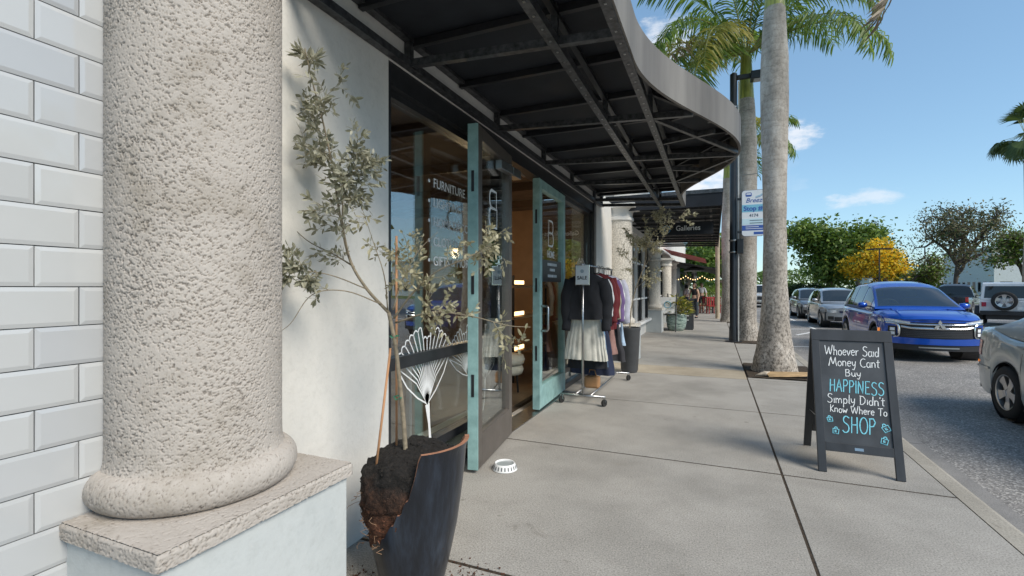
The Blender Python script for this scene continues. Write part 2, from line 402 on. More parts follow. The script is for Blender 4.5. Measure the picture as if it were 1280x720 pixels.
for pts in ([(1.95, 21.6), (3.6, 21.6)], [(3.6, 20.6), (3.6, 23.0)], [(3.6, 20.9), (2.6, 19.0)], [(1.95, 27.6), (3.6, 27.6)], [(3.6, 26.7), (3.6, 28.5)], [(1.95, 15.4), (3.5, 15.4)]):
    mk2 = marking(pts); mk.add(mk2.v, mk2.f)
struct('road_markings', mk, MARK)
for k in range(9):
    y = 10 + 7.5 * k; struct('centre_line_marking' if k == 0 else 'centre_line_marking', marking([(6.4, y), (6.4, y + 3)], .1), MARK)
for k in range(11):
    y = 20 + 3.1 * k; struct('parking_line_marking', marking([(9.6, y), (11.5, y + 1.4), (14.6, y + 3.6)], .1), MARK)
kerb = tag(MB().add([(1.6, -12, -.16), (1.99, -12, -.16), (1.99, 110, -.16), (1.6, 110, -.16)], [(0, 1, 2, 3)]).build('kerb', GUT), kind='structure')
y = -12.0; k = 0
while y < 108:
    L = 3.05 if y < 40 else 20
    a, b2 = y + .006, y + L - .006
    st = MB(); prof = [(1.605, -.15), (1.605, -.001), (1.725, -.004), (1.755, -.014), (1.772, -.034), (1.795, -.142)]
    st.solid(prof, lambda p, q, t: (p, t, q), a, b2); st.build('kerb_stone', KERB, kerb)
    gu = MB(); gu.solid([(1.8, -.16), (1.8, -.137), (2.02, -.131), (2.02, -.16)], lambda p, q, t: (p, t, q), a, b2); gu.build('gutter_stone', GUT, kerb)
    y += L; k += 1

# ------------------------------------------------------------------ sidewalk slabs
sw = struct('sidewalk', MB().add([(-2.3, -12, -.004), (1.6, -12, -.004), (1.6, 110, -.004), (-2.3, 110, -.004)], [(0, 1, 2, 3)]), SOIL)
joints = [-12, -8.2, -6.1, -4.0, -1.9, .2, 2.3, 4.4, 6.5, 8.75, 9.68, 10.7, 12.8, 14.9, 17.0, 19.1, 21.2, 23.3, 25.4, 27.5, 29.6, 31.7, 36, 42, 60, 110]
pits = [(8.95, 10.55), (14.35, 16.0), (22.6, 24.0)]
def slab(x0, x1, y0, y1, m, g=.006, gy=.013):
    x0 += g; x1 -= g; y0 += gy; y1 -= gy; e = .002
    vs = [(x0, y0, -.06), (x1, y0, -.06), (x1, y1, -.06), (x0, y1, -.06), (x0, y0, -e), (x1, y0, -e), (x1, y1, -e), (x0, y1, -e),
          (x0 + e, y0 + e, 0), (x1 - e, y0 + e, 0), (x1 - e, y1 - e, 0), (x0 + e, y1 - e, 0)]
    fs = [(8, 9, 10, 11)] + [(i, (i + 1) % 4, 4 + (i + 1) % 4, 4 + i) for i in range(4)] + [(4 + i, 4 + (i + 1) % 4, 8 + (i + 1) % 4, 8 + i) for i in range(4)]
    return MB().add(vs, fs).build('slab', m, sw)
for a, b2 in zip(joints, joints[1:]):
    slab(-2.25, .5, a, b2, CONC2 if abs(a - 8.75) < .01 else CONC, .008)
    segs = [(a, b2)]
    for p0, p1 in pits:
        ns = []
        for s0, s1 in segs:
            if p1 <= s0 or p0 >= s1: ns.append((s0, s1)); continue
            if p0 - s0 > .1: ns.append((s0, p0))
            if s1 - p1 > .1: ns.append((p1, s1))
        segs = ns
    for s0, s1 in segs: slab(.504, 1.603, s0, s1, CONC)
for p0, p1 in pits:
    pt = MB(); N = 22; P = []
    for i in range(N + 1):
        row = []
        for j in range(N + 1):
            x, yy = lerp(.52, 1.6, i / N), lerp(p0, p1, j / N)
            row.append((x, yy, -.002 + .03 * fbm(np.array([[x * 9, yy * 9, 0]]), 3)[0]))
        P.append(row)
    pt.grid(P).build('tree_pit_soil', SOIL, sw)

# ------------------------------------------------------------------ the shop building
shop = thing('shop_building', 'white plastered shop building with tiled wall, stucco columns and black framed storefront', 'building', (-1.95, 0, 0))
# walls
w = MB()
w.box(-2.35, -1.95, 1.15, 2.56, 0, 3.235)
w.build('plaster_wall', PLASTER, shop)
MB().box(-2.35, -1.953, -8, 9.3, 3.235, 4.6).build('upper_wall', PLASTER, shop)
MB().box(-2.35, -1.952, 2.56, 8.32, 2.99, 3.235).build('lintel_wall', PLASTER, shop)
MB().box(-2.35, -1.95, 8.32, 10.9, 0, 3.235).build('plaster_wall', PLASTER, shop)
MB().box(-9.6, -2.35, -8, -7.7, -.1, 4.6).build('side_wall', PLASTER, shop)
MB().box(-9.6, -2.3, -8, 10.9, 4.5, 4.58).build('roof_slab', PLASTER, shop)
# tiled wall
tw = MB().box(-2.35, -1.953, -8, 1.148, 0, 3.235).build('tiled_wall', GROUT, shop)
TH, TW = .128, .228
_n, _l = TILE.node_tree.nodes, TILE.node_tree.links; _b = _n['Principled BSDF']; _oi = _n.new('ShaderNodeObjectInfo')      # each tile fired a little differently
_src = _b.inputs['Base Color'].links[0].from_socket
_l.new(mix(_n, _l, 1, _src, ramp(_n, _l, _oi.outputs['Random'], [(0, (.90, .905, .92)), (1, (1.05, 1.045, 1.03))]), 'MULTIPLY'), _b.inputs['Base Color'])
def tile_mesh(wd, ht):
    g2, d, bv = .0016, .0095, .013
    hw, hh = wd / 2 - g2, ht / 2 - g2
    vs = [(0, -hw, -hh), (0, hw, -hh), (0, hw, hh), (0, -hw, hh), (.006, -hw, -hh), (.006, hw, -hh), (.006, hw, hh), (.006, -hw, hh),
          (d, -hw + bv, -hh + bv), (d, hw - bv, -hh + bv), (d, hw - bv, hh - bv), (d, -hw + bv, hh - bv)]
    fs = [(8, 9, 10, 11)] + [(i, (i + 1) % 4, 4 + (i + 1) % 4, 4 + i) for i in range(4)] + [(4 + i, 4 + (i + 1) % 4, 8 + (i + 1) % 4, 8 + i) for i in range(4)]
    return MB().add(vs, fs).mesh('tile', TILE)
tm = tile_mesh(TW, TH); cnt = 0; rest = MB()
for r in range(-12, 14):
    zc_ = 1.504 + TH * (r + .5); off = (.796 if r % 2 == 0 else .910)
    if zc_ - TH / 2 < 0: continue
    for c in range(-38, 2):
        yc = off + TW * (c + .5)
        if yc + TW / 2 > 1.16: continue
        if yc > .05:
            inst('tile', tm, tw, (-.001 + random.uniform(-.0006, .0006), yc, zc_), (random.uniform(-.004, .004), random.uniform(-.012, .012), random.uniform(-.012, .012)))
        elif yc > -4:
            rest.add([(p[0] - 1.951, p[1] + yc, p[2] + zc_) for p in [v.co for v in tm.vertices]], [tuple(p.vertices) for p in tm.polygons])
tag(rest.build('tile_field', TILE, tw), kind='stuff')

# stucco relief helper: grid of points + outward normals -> displaced mesh with a 'relief' attribute
def relief_grid(rows, normals, scale, amp, name, parent, closed=False, mat=STUCCO, stretch=(1, 1, 1)):
    P = np.array(rows, dtype=float); N = np.array(normals, dtype=float); r, c, _ = P.shape
    q = P.reshape(-1, 3); nn = N.reshape(-1, 3)
    qs = q * np.array(stretch)
    w1 = fbm(qs * 20, 2, 40)[:, None] * .5
    h1 = fbm(qs * scale * 1.75 + w1 * 3, 3, 3); h2 = fbm(qs * scale * 3.9 + w1 * 2, 2, 9)
    patch = fbm(qs * 5.0, 3, 77) - .5      # hand-applied: some areas trowelled flatter than others
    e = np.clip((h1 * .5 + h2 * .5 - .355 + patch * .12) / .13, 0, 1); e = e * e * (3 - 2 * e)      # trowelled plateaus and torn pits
    fine = fbm(qs * scale * 6, 2, 21) - .5
    hgt = e * amp + fine * amp * .22
    q2 = q + nn * hgt[:, None]
    off = np.array(parent_root_loc(parent)); q2 = q2 - off
    vs = [tuple(p) for p in q2]
    fs = [(i * c + j, i * c + (j + 1) % c, (i + 1) * c + (j + 1) % c, (i + 1) * c + j) for i in range(r - 1) for j in range(c if closed else c - 1)]
    me = bpy.data.meshes.new(name); me.from_pydata(vs, [], fs); me.materials.append(mat)
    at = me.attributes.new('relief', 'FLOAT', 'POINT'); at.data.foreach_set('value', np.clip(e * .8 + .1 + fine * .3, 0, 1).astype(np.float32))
    me.shade_smooth(); me.update()
    o = bpy.data.objects.new(name, me); col.objects.link(o); o.parent = parent; return o
def parent_root_loc(p):
    while p.parent is not None: p = p.parent
    return tuple(p.location)
def column(cx, cy, r, fine, zp=.745, ztop=3.25, ped=(-2.0, -1.45, .39), cap=True, owner=None, near=True):
    owner = owner or shop
    x0, x1, hy = ped; y0, y1 = cy - hy, cy + hy
    colm = MB().box(x0, x1 - .012, y0 + .012, y1 - .012, 0, zp - .055).build('column', PEDPAINT, owner, bevel=.006)
    # rough slab on top of the pedestal
    if near:
        n1, n2 = 150, 210; rows, nrm = [], []
        prof = [(0, zp - .055), (.0, zp - .012), (.004, zp - .004), (.012, zp)]
        # wrap: three visible sides as one strip
        path = [(x0, y0 - .004), (x1, y0 - .004), (x1, y1 + .004), (x0, y1 + .004)]
        pts = []
        for (ax, ay), (bx, by) in zip(path, path[1:]):
            L = math.hypot(bx - ax, by - ay); kk = max(2, int(L / .004))
            for t in range(kk): pts.append((lerp(ax, bx, t / kk), lerp(ay, by, t / kk), (by - ay) / L, -(bx - ax) / L))
        pts.append((*path[-1], 0, 1))
        for z in np.linspace(zp - .055, zp - .004, 16):
            ins = max(0, (z - (zp - .014))) * .5
            rows.append([(p[0] - p[2] * ins, p[1] - p[3] * ins, z) for p in pts]); nrm.append([(p[2], p[3], 0) for p in pts])
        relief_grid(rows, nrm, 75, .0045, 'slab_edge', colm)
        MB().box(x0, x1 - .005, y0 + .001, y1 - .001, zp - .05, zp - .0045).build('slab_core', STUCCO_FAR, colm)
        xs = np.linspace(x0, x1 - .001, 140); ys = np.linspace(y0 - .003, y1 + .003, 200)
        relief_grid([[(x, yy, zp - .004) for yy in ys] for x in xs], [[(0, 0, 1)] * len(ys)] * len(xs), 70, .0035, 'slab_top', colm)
    else:
        MB().box(x0, x1, y0, y1, zp - .055, zp).build('slab_top', STUCCO_FAR, colm)
    # torus base
    nt, na = (40, 420) if near else (12, 40); rt, zt = r + .0, zp; rows, nrm = [], []
    for i in range(nt + 1):
        a = lerp(-math.pi / 2, math.pi / 2, i / nt); rr = r + .004 + .052 * math.cos(a); zz = zp + .064 + .062 * math.sin(a)
        rows.append([(cx + rr * math.cos(t), cy + rr * math.sin(t), zz) for t in np.linspace(-math.pi * .62, math.pi * .62, na)])
        nrm.append([(math.cos(t) * math.cos(a), math.sin(t) * math.cos(a), math.sin(a)) for t in np.linspace(-math.pi * .62, math.pi * .62, na)])
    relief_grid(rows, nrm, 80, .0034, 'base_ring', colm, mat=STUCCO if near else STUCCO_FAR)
    # shaft with a small flare at its foot
    zs = np.linspace(zp + .115, ztop, 800 if near else 60); ts = np.linspace(-math.pi * .62, math.pi * .62, 500 if near else 30)
    rows = []; nrm = []
    for z in zs:
        rr = r + .030 * math.exp(-((z - zp - .11) / .018)) - .003
        rows.append([(cx + rr * math.cos(t), cy + rr * math.sin(t), z) for t in ts]); nrm.append([(math.cos(t), math.sin(t), 0) for t in ts])
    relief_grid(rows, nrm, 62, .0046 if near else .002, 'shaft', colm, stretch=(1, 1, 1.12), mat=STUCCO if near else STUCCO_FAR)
    if cap:
        cp = MB(); cp.lathe([(r + .004, ztop - .32), (r + .03, ztop - .30), (r + .03, ztop - .25), (r + .005, ztop - .23), (r + .01, ztop - .14), (r + .07, ztop - .06)], 32, (cx, cy, 0))
        cp.box(cx - r - .1, cx + r + .1, cy - r - .1, cy + r + .1, ztop - .06, ztop + .02); cp.build('capital', PLASTER, colm, auto=True)
    return colm
column(-1.856, 1.255, .29, True, ztop=3.23, cap=False)
column(-1.87, 10.2, .29, False, ztop=3.2, ped=(-2.0, -1.45, .39), near=False)

# ------------------------------------------------------------------ storefront: window frames, panes, lettering, doors
XG = -2.06
def frame_window(y0, y1, z0, z1, rails=(), mulls=(), fw=.05):
    wf = MB()
    for a, b2 in ((y0, y0 + fw), (y1 - fw, y1)): wf.box(XG - .05, XG + .05, a, b2, z0, z1)
    wf.box(XG - .05, XG + .05, y0 + fw, y1 - fw, z0, z0 + .07); wf.box(XG - .05, XG + .05, y0 + fw, y1 - fw, z1 - fw, z1)
    for zr, hr in rails: wf.box(XG - .048, XG + .048, y0 + fw, y1 - fw, zr, zr + hr)
    for ym in mulls: wf.box(XG - .046, XG + .046, ym, ym + fw, z0 + .07, z1 - fw)
    o = wf.build('storefront_window', BLACK, shop)
    return o
win1 = frame_window(2.56, 4.48, .02, 2.84, rails=((.935, .085), (.25, .07)), mulls=())
win2 = frame_window(6.72, 8.32, .02, 2.84, rails=((.935, .07), (.25, .07)))
def pane(parent, y0, y1, z0, z1, x=XG):
    return MB().box(x - .004, x + .004, y0, y1, z0, z1).build('pane', GLASS, parent)
for wnd, a, b2 in ((win1, 2.612, 4.428), (win2, 6.772, 8.268)):
    pane(wnd, a, b2, 1.022, 2.788); pane(wnd, a, b2, .322, .933); pane(wnd, a, b2, .092, .248)
MB().box(-2.12, -1.96, 2.56, 8.32, 2.84, 2.99).build('header_beam', BLACK, shop)
MB().box(-2.13, -1.935, 8.30, 8.44, 0, 2.99).build('corner_post', BLACK, shop)
MB().box(-2.12, -1.96, 2.53, 2.60, 0, 2.84).build('corner_post', BLACK, shop)
MB().box(-2.15, -1.93, 4.48, 6.72, .0, .012).build('threshold', STEEL, shop)
MB().box(-2.35, -2.16, 2.56, 4.48, 0, .24).build('window_plinth', PLASTER, shop); MB().box(-2.35, -2.16, 6.72, 8.32, 0, .24).build('window_plinth', PLASTER, shop)
EX, EZ = (0, 1, 0), (0, 0, 1)
zl = 2.30
for i, s in enumerate(('FURNITURE', 'LIGHTING', 'HOME DÉCOR', 'CLOTHING', 'GIFTS & MORE')):
    zz = zl - i * .155
    text_mesh('lettering', s, .106, DECAL, win1, (XG + .0052, 3.265, zz), EX, EZ, bold=.0002, squash=.95)
    dot = MB(); dot.add([(XG + .0056, 3.205 + .014 * math.cos(k * math.pi / 8), zz + .04 + .014 * math.sin(k * math.pi / 8)) for k in range(16)], [tuple(range(16))]); dot.build('lettering', DECAL, win1)
# ginkgo leaf line drawings on the glass
def ginkgo(parent, y, z, ang, s, x=XG + .0054, full=True):
    mb = MB(); ca, sa = math.cos(ang), math.sin(ang)
    def tr(a, b2): return (x, y + s * (a * ca - b2 * sa), z + s * (a * sa + b2 * ca))
    mb.ribbon([tr(.0, -.62), tr(.03, -.4), tr(.02, -.2), tr(0, 0)], [.045 * s, .04 * s, .035 * s, .075 * s], (1, 0, 0))
    N = 15; rim = []
    for k in range(N + 1):
        t = lerp(-.86, .86, k / N); R0 = .62 + .05 * math.cos(t * 2) - (.10 if abs(k - N / 2) < .8 else 0)
        tip = (R0 * math.sin(t) * 1.02, R0 * math.cos(t) * 1.0 + .06)
        mid = (tip[0] * .42 - .03 * math.sin(2 * t), tip[1] * .52)
        mb.ribbon([tr(0, 0), tr(*mid), tr(*tip)], [.014 * s, .012 * s, .012 * s], (1, 0, 0))
        if k < N:
            for q in range(4):
                tt = lerp(-.86, .86, (k + q / 4) / N); sc = 1 + .05 * math.sin(math.pi * q / 4)
                rr = R0 * sc; rim.append(tr(rr * math.sin(tt) * 1.02, rr * math.cos(tt) + .06))
    mb.ribbon(rim, .015 * s, (1, 0, 0))
    for sg in (-1, 1):
        mb.ribbon([tr(0, 0), tr(sg * .16, .10), tr(sg * .32, .24), tr(sg * .48, .47)], .015 * s, (1, 0, 0))
    mb.build('leaf_decal', DECAL, parent)
ginkgo(win1, 3.18, .60, .06, .80); ginkgo(win1, 3.86, .70, .25, .62); ginkgo(win1, 4.2, .62, -.15, .5)
ginkgo(win2, 7.85, 1.55, .1, .6); ginkgo(win2, 7.6, .9, -.2, .55)
# doors: frame members, pane, handle; built along local x from the hinge
def door(hinge, free, face, back, name_label, handle_side, deco):
    h, fr = Vector(hinge), Vector(free); d = (fr - h); L = d.length; d.normalize(); nrm = Vector((d.y, -d.x, 0))
    if nrm.x < 0: nrm = -nrm                                   # towards the street
    T = .085; H0, H1 = .03, 2.83
    def blk(mb, s0, s1, z0, z1, t0, t1):
        vs = []
        for z in (z0, z1):
            for t in (t0, t1):
                for s in (s0, s1):
                    p = h + d * s + nrm * t; vs.append((p.x, p.y, z))
        mb.add(vs, [(0, 2, 3, 1), (4, 5, 7, 6), (0, 1, 5, 4), (2, 6, 7, 3), (0, 4, 6, 2), (1, 3, 7, 5)]); return mb
    sw_ = .10
    core = MB()
    for s0, s1, z0, z1 in ((0, sw_, H0, H1), (L - sw_, L, H0, H1), (sw_, L - sw_, H0, .30), (sw_, L - sw_, H1 - .11, H1)):
        blk(core, s0, s1, z0, z1, -T / 2, T / 2 - .006)
    dobj = core.build('door', face, shop, bevel=.003)
    blk(MB(), L + .0005, L + .012, H0, H1, -T / 2 - .001, T / 2 + .001).build('edge_strip', TEAL, dobj)
    fc = MB()
    for s0, s1, z0, z1 in ((.002, sw_, H0 + .002, H1 - .002), (L - sw_, L - .008, H0 + .002, H1 - .002), (sw_, L - sw_, H0 + .002, .298), (sw_, L - sw_, H1 - .108, H1 - .002)):
        blk(fc, s0, s1, z0, z1, T / 2 - .006, T / 2)
    fc.build('face_trim', face, dobj, bevel=.002)
    blk(MB(), sw_, L - sw_, .30, H1 - .11, -.004, .004).build('pane', GLASS, dobj)
    for z0, z1 in ((1.45, 1.62), (.62, .80), (2.28, 2.45)): blk(MB(), L + .012, L + .015, z0, z1, -.012, .012).build('lock_plate', BLACK, dobj)
    if handle_side:
        pts = []
        for z, o in ((.98, .0), (.98, .075), (1.0, .09), (1.26, .09), (1.28, .075), (1.28, 0)):
            p = h + d * (L - .05) + nrm * (T / 2 + o); pts.append((p.x, p.y, z))
        MB().tube(pts, .014, 8).build('handle', STEEL, dobj, smooth=True)
    for s, size, zz, bold in deco:
        org = h + d * (L / 2) + nrm * .0052
        exv = Vector((0, 1, 0)); exv = d if d.y > 0 else -d
        text_mesh('lettering', s, size, DECAL, dobj, (org.x, org.y, zz), exv, EZ, align='CENTER', bold=bold, squash=.9)
    # rounded outline emblem: a B shaped ring of two rounded boxes
    org = h + d * (L / 2) + nrm * .0056; exv = (d if d.y > 0 else -d) * (1 if handle_side else -1)   # the folded-back leaf shows its lettering mirrored
    em = MB()
    def loop(cz, hw, hh, rr):
        pts = []
        for (qx, qy, a0) in ((hw - rr, hh - rr, 0), (-hw, hh, None), (-hw, -hh, None), (hw - rr, -hh + rr, -90)):
            if a0 is None: pts.append((qx, qy))
            else: pts += [(qx + rr * math.cos(R(a0 + k * 15)), qy + rr * math.sin(R(a0 + k * 15))) for k in range(7)]
        pts.append(pts[0]); pts.append(pts[1])
        return [org + exv * a + Vector((0, 0, cz + b2)) for a, b2 in pts]
    em.ribbon(loop(2.305, .10, .08, .07), .026, nrm); em.ribbon(loop(2.14, .115, .086, .075), .026, nrm)
    em.build('emblem', DECAL, dobj)
    return dobj
EX2 = (0, 1, 0)
d1 = door((-1.93, 4.47, 0), (-1.80, 3.46, 0), BROWNM, TEAL, '', False, [])
d2 = door((-2.03, 6.69, 0), (-1.985, 5.47, 0), TEAL, TEAL, '', True, [('HOME', .13, 1.90, .001)])
cl = MB(); cl.box(-1.86, -1.80, 4.02, 4.30, 2.60, 2.68); cl.bar((-1.83, 4.25, 2.69), (-1.93, 4.55, 2.76), .03, .015); cl.build('door_closer', STEEL, d1, bevel=.004)
cl = MB(); cl.box(-1.95, -1.86, 4.46, 4.66, 2.63, 2.72); cl.bar((-1.90, 4.62, 2.73), (-2.0, 5.1, 2.77), .03, .015); cl.build('door_closer', STEEL, d1, bevel=.004)
# small notices on the door glass
nb = MB(); nb.box(-1.995, -1.986, 5.68, 6.48, 1.58, 1.86); nb.build('notice', BLACK, d2)
nl = MB()
for zz, hw in ((1.79, .19), (1.72, .10), (1.64, .18)):
    yy = 6.08 - hw
    while yy < 6.08 + hw: nl.box(-1.985, -1.9835, yy, yy + .02, zz, zz + .035); yy += random.uniform(.028, .04)
tag(nl.build('notice_print', DECAL, d2), kind='stuff')

# ------------------------------------------------------------------ interior of the shop
IW = M('warm_brown_wall', (.33, .21, .13), .8, var=.15, vs=2); IF = M('dark_wood_floor', (.17, .125, .09), .4, var=.35, vs=6, mapscale=(1, 8, 1)); IC = M('dark_ceiling', (.16, .12, .095), .9, var=.15)
WOOD = M('light_wood', (.38, .24, .13), .5, var=.25, vs=4, mapscale=(8, 1, 1)); DKWOOD = M('dark_wood', (.09, .055, .035), .5, var=.3, vs=5)
MB().box(-7.4, -2.352, .4, 10.6, -.04, .004).build('floor', IF, shop)
MB().box(-7.6, -7.4, .4, 10.6, 0, 4.4).build('back_wall', IW, shop)
MB().box(-7.4, -2.36, .2, .4, 0, 3.4).build('side_wall', IW, shop); MB().box(-7.4, -2.36, 10.4, 10.6, 0, 3.4).build('side_wall', IW, shop)
ce = MB().box(-7.4, -2.36, .4, 10.4, 3.3, 3.34).build('ceiling', IC, shop)
for k in range(6):
    MB().box(-7.3, -2.4, 1.2 + 1.6 * k, 1.26 + 1.6 * k, 3.16, 3.298).build('ceiling_beam', DKWOOD, ce)
WARM = M('warm_lamp_glow', (1, .72, .38), .5, emit=((1, .66, .30), 1.6))
def lamp_light(loc, w, r=.08):
    d = bpy.data.lights.new('lamp_bulb', 'POINT'); d.energy = w; d.color = (1, .72, .42); d.shadow_soft_size = r
    o = bpy.data.objects.new('lamp_bulb', d); col.objects.link(o); o.location = loc; return o
def pendant(x, y, z, label):
    t = thing('pendant_lamp', label, 'lamp', (x, y, z), group='pendant lamps inside the shop')
    MB().tube([(x, y, z + .1), (x, y, 3.3)], .006, 6).build('cord', BLACK, t)
    s = MB().lathe([(.03, .16), (.05, .14), (.17, .02), (.165, .0)], 20, (x, y, z)).build('lamp_shade', BLACK, t, smooth=True)
    MB().lathe([(.0, -.06), (.04, -.045), (.06, 0), (.04, .045), (0, .06)], 14, (x, y, z - .0)).build('bulb', WARM, t, smooth=True)
    L = lamp_light((0, 0, -.1), 11); L.parent = t; L.name = 'bulb_light'
pendant(-3.6, 6.9, 2.05, 'lit pendant lamp seen through the open doorway'); pendant(-4.3, 4.4, 2.3, 'extra pendant lamp added to brighten the room behind the lettered window'); pendant(-4.6, 8.1, 2.25, 'lit pendant lamp deep inside behind the second door')  # the middle pendant is added, to brighten the dark interior
sh = thing('wall_shelf_unit', 'dark wooden shelf unit against the warm brown back wall', 'shelf', (-7.1, 8.4, 0))
for z in (.1, .7, 1.25, 1.8, 2.3): MB().box(-7.38, -6.95, 7.0, 10.2, z, z + .05).build('shelf_board', WOOD, sh)
for yy in (7.0, 8.05, 9.1, 10.15): MB().box(-7.38, -6.98, yy - .025, yy + .025, 0, 2.5).build('upright', DKWOOD, sh)
st = thing('console_shelf', 'lit wooden display shelf with warm strip lights inside the doorway', 'shelf', (-3.35, 7.4, 0))
for z in (.45, 1.0, 1.5):
    MB().box(-3.7, -2.9, 6.95, 8.6, z, z + .04).build('shelf_board', WOOD, st); MB().box(-2.93, -2.905, 7.0, 7.4, z + .06, z + .12).build('strip_light', WARM, st)
for xx, yy in ((-3.68, 6.97), (-2.94, 6.97), (-3.68, 8.56), (-2.94, 8.56)): MB().box(xx, xx + .03, yy, yy + .03, 0, 1.7).build('upright', BLACK, st)
tb = thing('round_side_table', 'small black round side table with ring base inside the doorway', 'table', (-2.62, 5.55, 0))
tt = MB(); tt.lathe([(0, .95), (.24, .95), (.24, .975), (0, .975)], 28, (-2.62, 5.55, 0)); tt.build('table_top', BLACK, tb, auto=True)
for a in (0, 2.1, 4.2): MB().tube([(-2.62 + .2 * math.cos(a), 5.55 + .2 * math.sin(a), .02), (-2.62 + .2 * math.cos(a), 5.55 + .2 * math.sin(a), .95)], .011, 6).build('leg', BLACK, tb)
MB().tube([(-2.62 + .2 * math.cos(a), 5.55 + .2 * math.sin(a), .02) for a in np.linspace(0, 2 * math.pi, 25)], .012, 6, caps=False).build('base_ring', BLACK, tb)
vs_ = thing('ceramic_vase', 'white ceramic vase with pale dried leaves on the side table', 'vase', (-2.62, 5.55, .976))
MB().lathe([(0, 0), (.07, 0), (.11, .08), (.10, .17), (.045, .24), (.05, .28)], 22, (-2.62, 5.55, .976)).build('body', WHITE, vs_, smooth=True)
DRY = leafmat('dried_leaf', (.42, .38, .28), (.58, .54, .42))
lf = MB()
for k in range(26):
    a = random.uniform(0, 6.28); e = random.uniform(.4, 1.4); L = random.uniform(.15, .36); p = Vector((-2.62, 5.55, 1.24))
    dd = Vector((math.cos(a) * math.cos(e), math.sin(a) * math.cos(e), math.sin(e))); sd = dd.cross(Vector((0, 0, 1))).normalized() * .022
    lf.add([p, p + dd * L * .5 + sd, p + dd * L, p + dd * L * .5 - sd], [(0, 1, 2, 3)])
lf.build('dried_leaves', DRY, vs_)
cs = thing('upholstered_stool', 'cream upholstered stool stacked low beside the side table', 'stool', (-2.75, 6.25, 0))
CREAM = M('cream_fabric', (.62, .58, .50), .9, var=.08, vs=20, bs=200, bst=.2)
for z0, z1, r0 in ((.42, .56, .27), (.28, .42, .25)): MB().lathe([(0, z0), (r0, z0 + .01), (r0 + .02, (z0 + z1) / 2), (r0, z1 - .01), (0, z1)], 24, (-2.75, 6.25, 0)).build('cushion', CREAM, cs, smooth=True)
for a in (.7, 2.3, 3.9, 5.5): MB().tube([(-2.75 + .2 * math.cos(a), 6.25 + .2 * math.sin(a), 0), (-2.75 + .18 * math.cos(a), 6.25 + .18 * math.sin(a), .29)], .014, 6).build('leg', BLACK, cs)
sf = thing('sofa', 'low brown leather sofa in the middle of the shop', 'sofa', (-4.6, 3.6, 0))
LEATH = M('brown_leather', (.16, .08, .045), .45, var=.25, vs=8, bs=60, bst=.15)
MB().box(-5.0, -4.2, 2.6, 4.6, .18, .44).build('seat', LEATH, sf, bevel=.05); MB().box(-5.25, -4.98, 2.6, 4.6, .2, .9).build('backrest', LEATH, sf, bevel=.06)
for yy in (2.4, 4.58): MB().box(-5.2, -4.2, yy, yy + .2, .18, .62).build('armrest', LEATH, sf, bevel=.05)
for xx, yy in ((-5.1, 2.5), (-4.3, 2.5), (-5.1, 4.65), (-4.3, 4.65)): MB().box(xx, xx + .05, yy, yy + .05, 0, .2).build('leg', DKWOOD, sf)
dt = thing('display_table', 'white display table with folded goods behind the lettered window', 'table', (-3.2, 3.4, 0))
MB().box(-3.6, -2.8, 2.9, 4.1, .72, .76).build('table_top', WHITE, dt, bevel=.004)
for xx, yy in ((-3.58, 2.92), (-2.86, 2.92), (-3.58, 4.04), (-2.86, 4.04)): MB().box(xx, xx + .04, yy, yy + .04, 0, .72).build('leg', WHITE, dt)
for k, (yy, cc) in enumerate(((3.1, (.45, .40, .33)), (3.5, (.20, .28, .33)), (3.85, (.5, .5, .48)))):
    f = thing('folded_blanket', ('folded tan blanket at the near end of the display table', 'folded slate blue blanket mid display table', 'folded pale grey blanket at the far end of the display table')[k], 'blanket', (-3.2, yy, .76))
    for q in range(3): MB().box(-3.4, -3.0, yy - .13, yy + .13, .762 + .045 * q, .803 + .045 * q).build('fold', M('blanket%d' % k, cc, .95, bs=150), f, bevel=.015)

# ------------------------------------------------------------------ black framed awning over the door
aw = thing('entrance_awning', 'black flat awning with open grid frame and bulging grey fascia over the shop door', 'awning', (-1.95, 5.5, 3.0))
AY0, AY1 = 1.72, 8.85
def edge_x(y):
    t = abs(y - 5.5); s = min(1, max(0, (t - .0) / 2.45)); b2 = .5 * (1 + math.cos(math.pi * s)); return -.46 + .71 * b2 ** .95
ys = np.linspace(AY0, AY1, 150)
fz0, fz1 = 2.925, 3.215
fa = MB()
fa.grid([[(edge_x(yy), yy, z) for z in (fz0, fz1)] for yy in ys]); fa.grid([[(edge_x(yy) - .025, yy, z) for z in (fz0, fz1)] for yy in ys])
fa.grid([[(edge_x(yy) - k, yy, fz0) for k in (0, .025)] for yy in ys]); fa.grid([[(edge_x(yy) - k, yy, fz1) for k in (0, .025)] for yy in ys])
fa.build('fascia', FASCIA, aw, smooth=False, auto=True)
dk = MB(); dk.grid([[(lerp(-1.948, edge_x(yy) - .026, k / 6), yy, 3.205 + .006 * math.sin(k / 6 * 9 + yy * 4)) for k in range(7)] for yy in ys])
dk.grid([[(lerp(-1.948, edge_x(yy) - .026, k / 6), yy, 3.23) for k in range(7)] for yy in ys]); dk.build('canvas_roof', FABRIC_K, aw, smooth=True)
def zb(x): return 3.03 - .055 * (x + 1.95)
bars = [1.75, 2.75, 4.19, 5.56, 6.83, 8.24, 8.82]
for yy in bars:
    MB().bar((-1.94, yy, zb(-1.94)), (edge_x(yy) - .03, yy, zb(edge_x(yy))), .045, .05).build('cross_bar', BLACKBAR, aw)
    MB().box(-1.946, -1.90, yy - .022, yy + .022, 3.0, 3.2).build('post', BLACKBAR, aw)
    for bx in (-.88, -.5): MB().box(bx - .02, bx + .02, yy - .02, yy + .02, zb(bx) + .03, 3.198).build('post', BLACKBAR, aw)
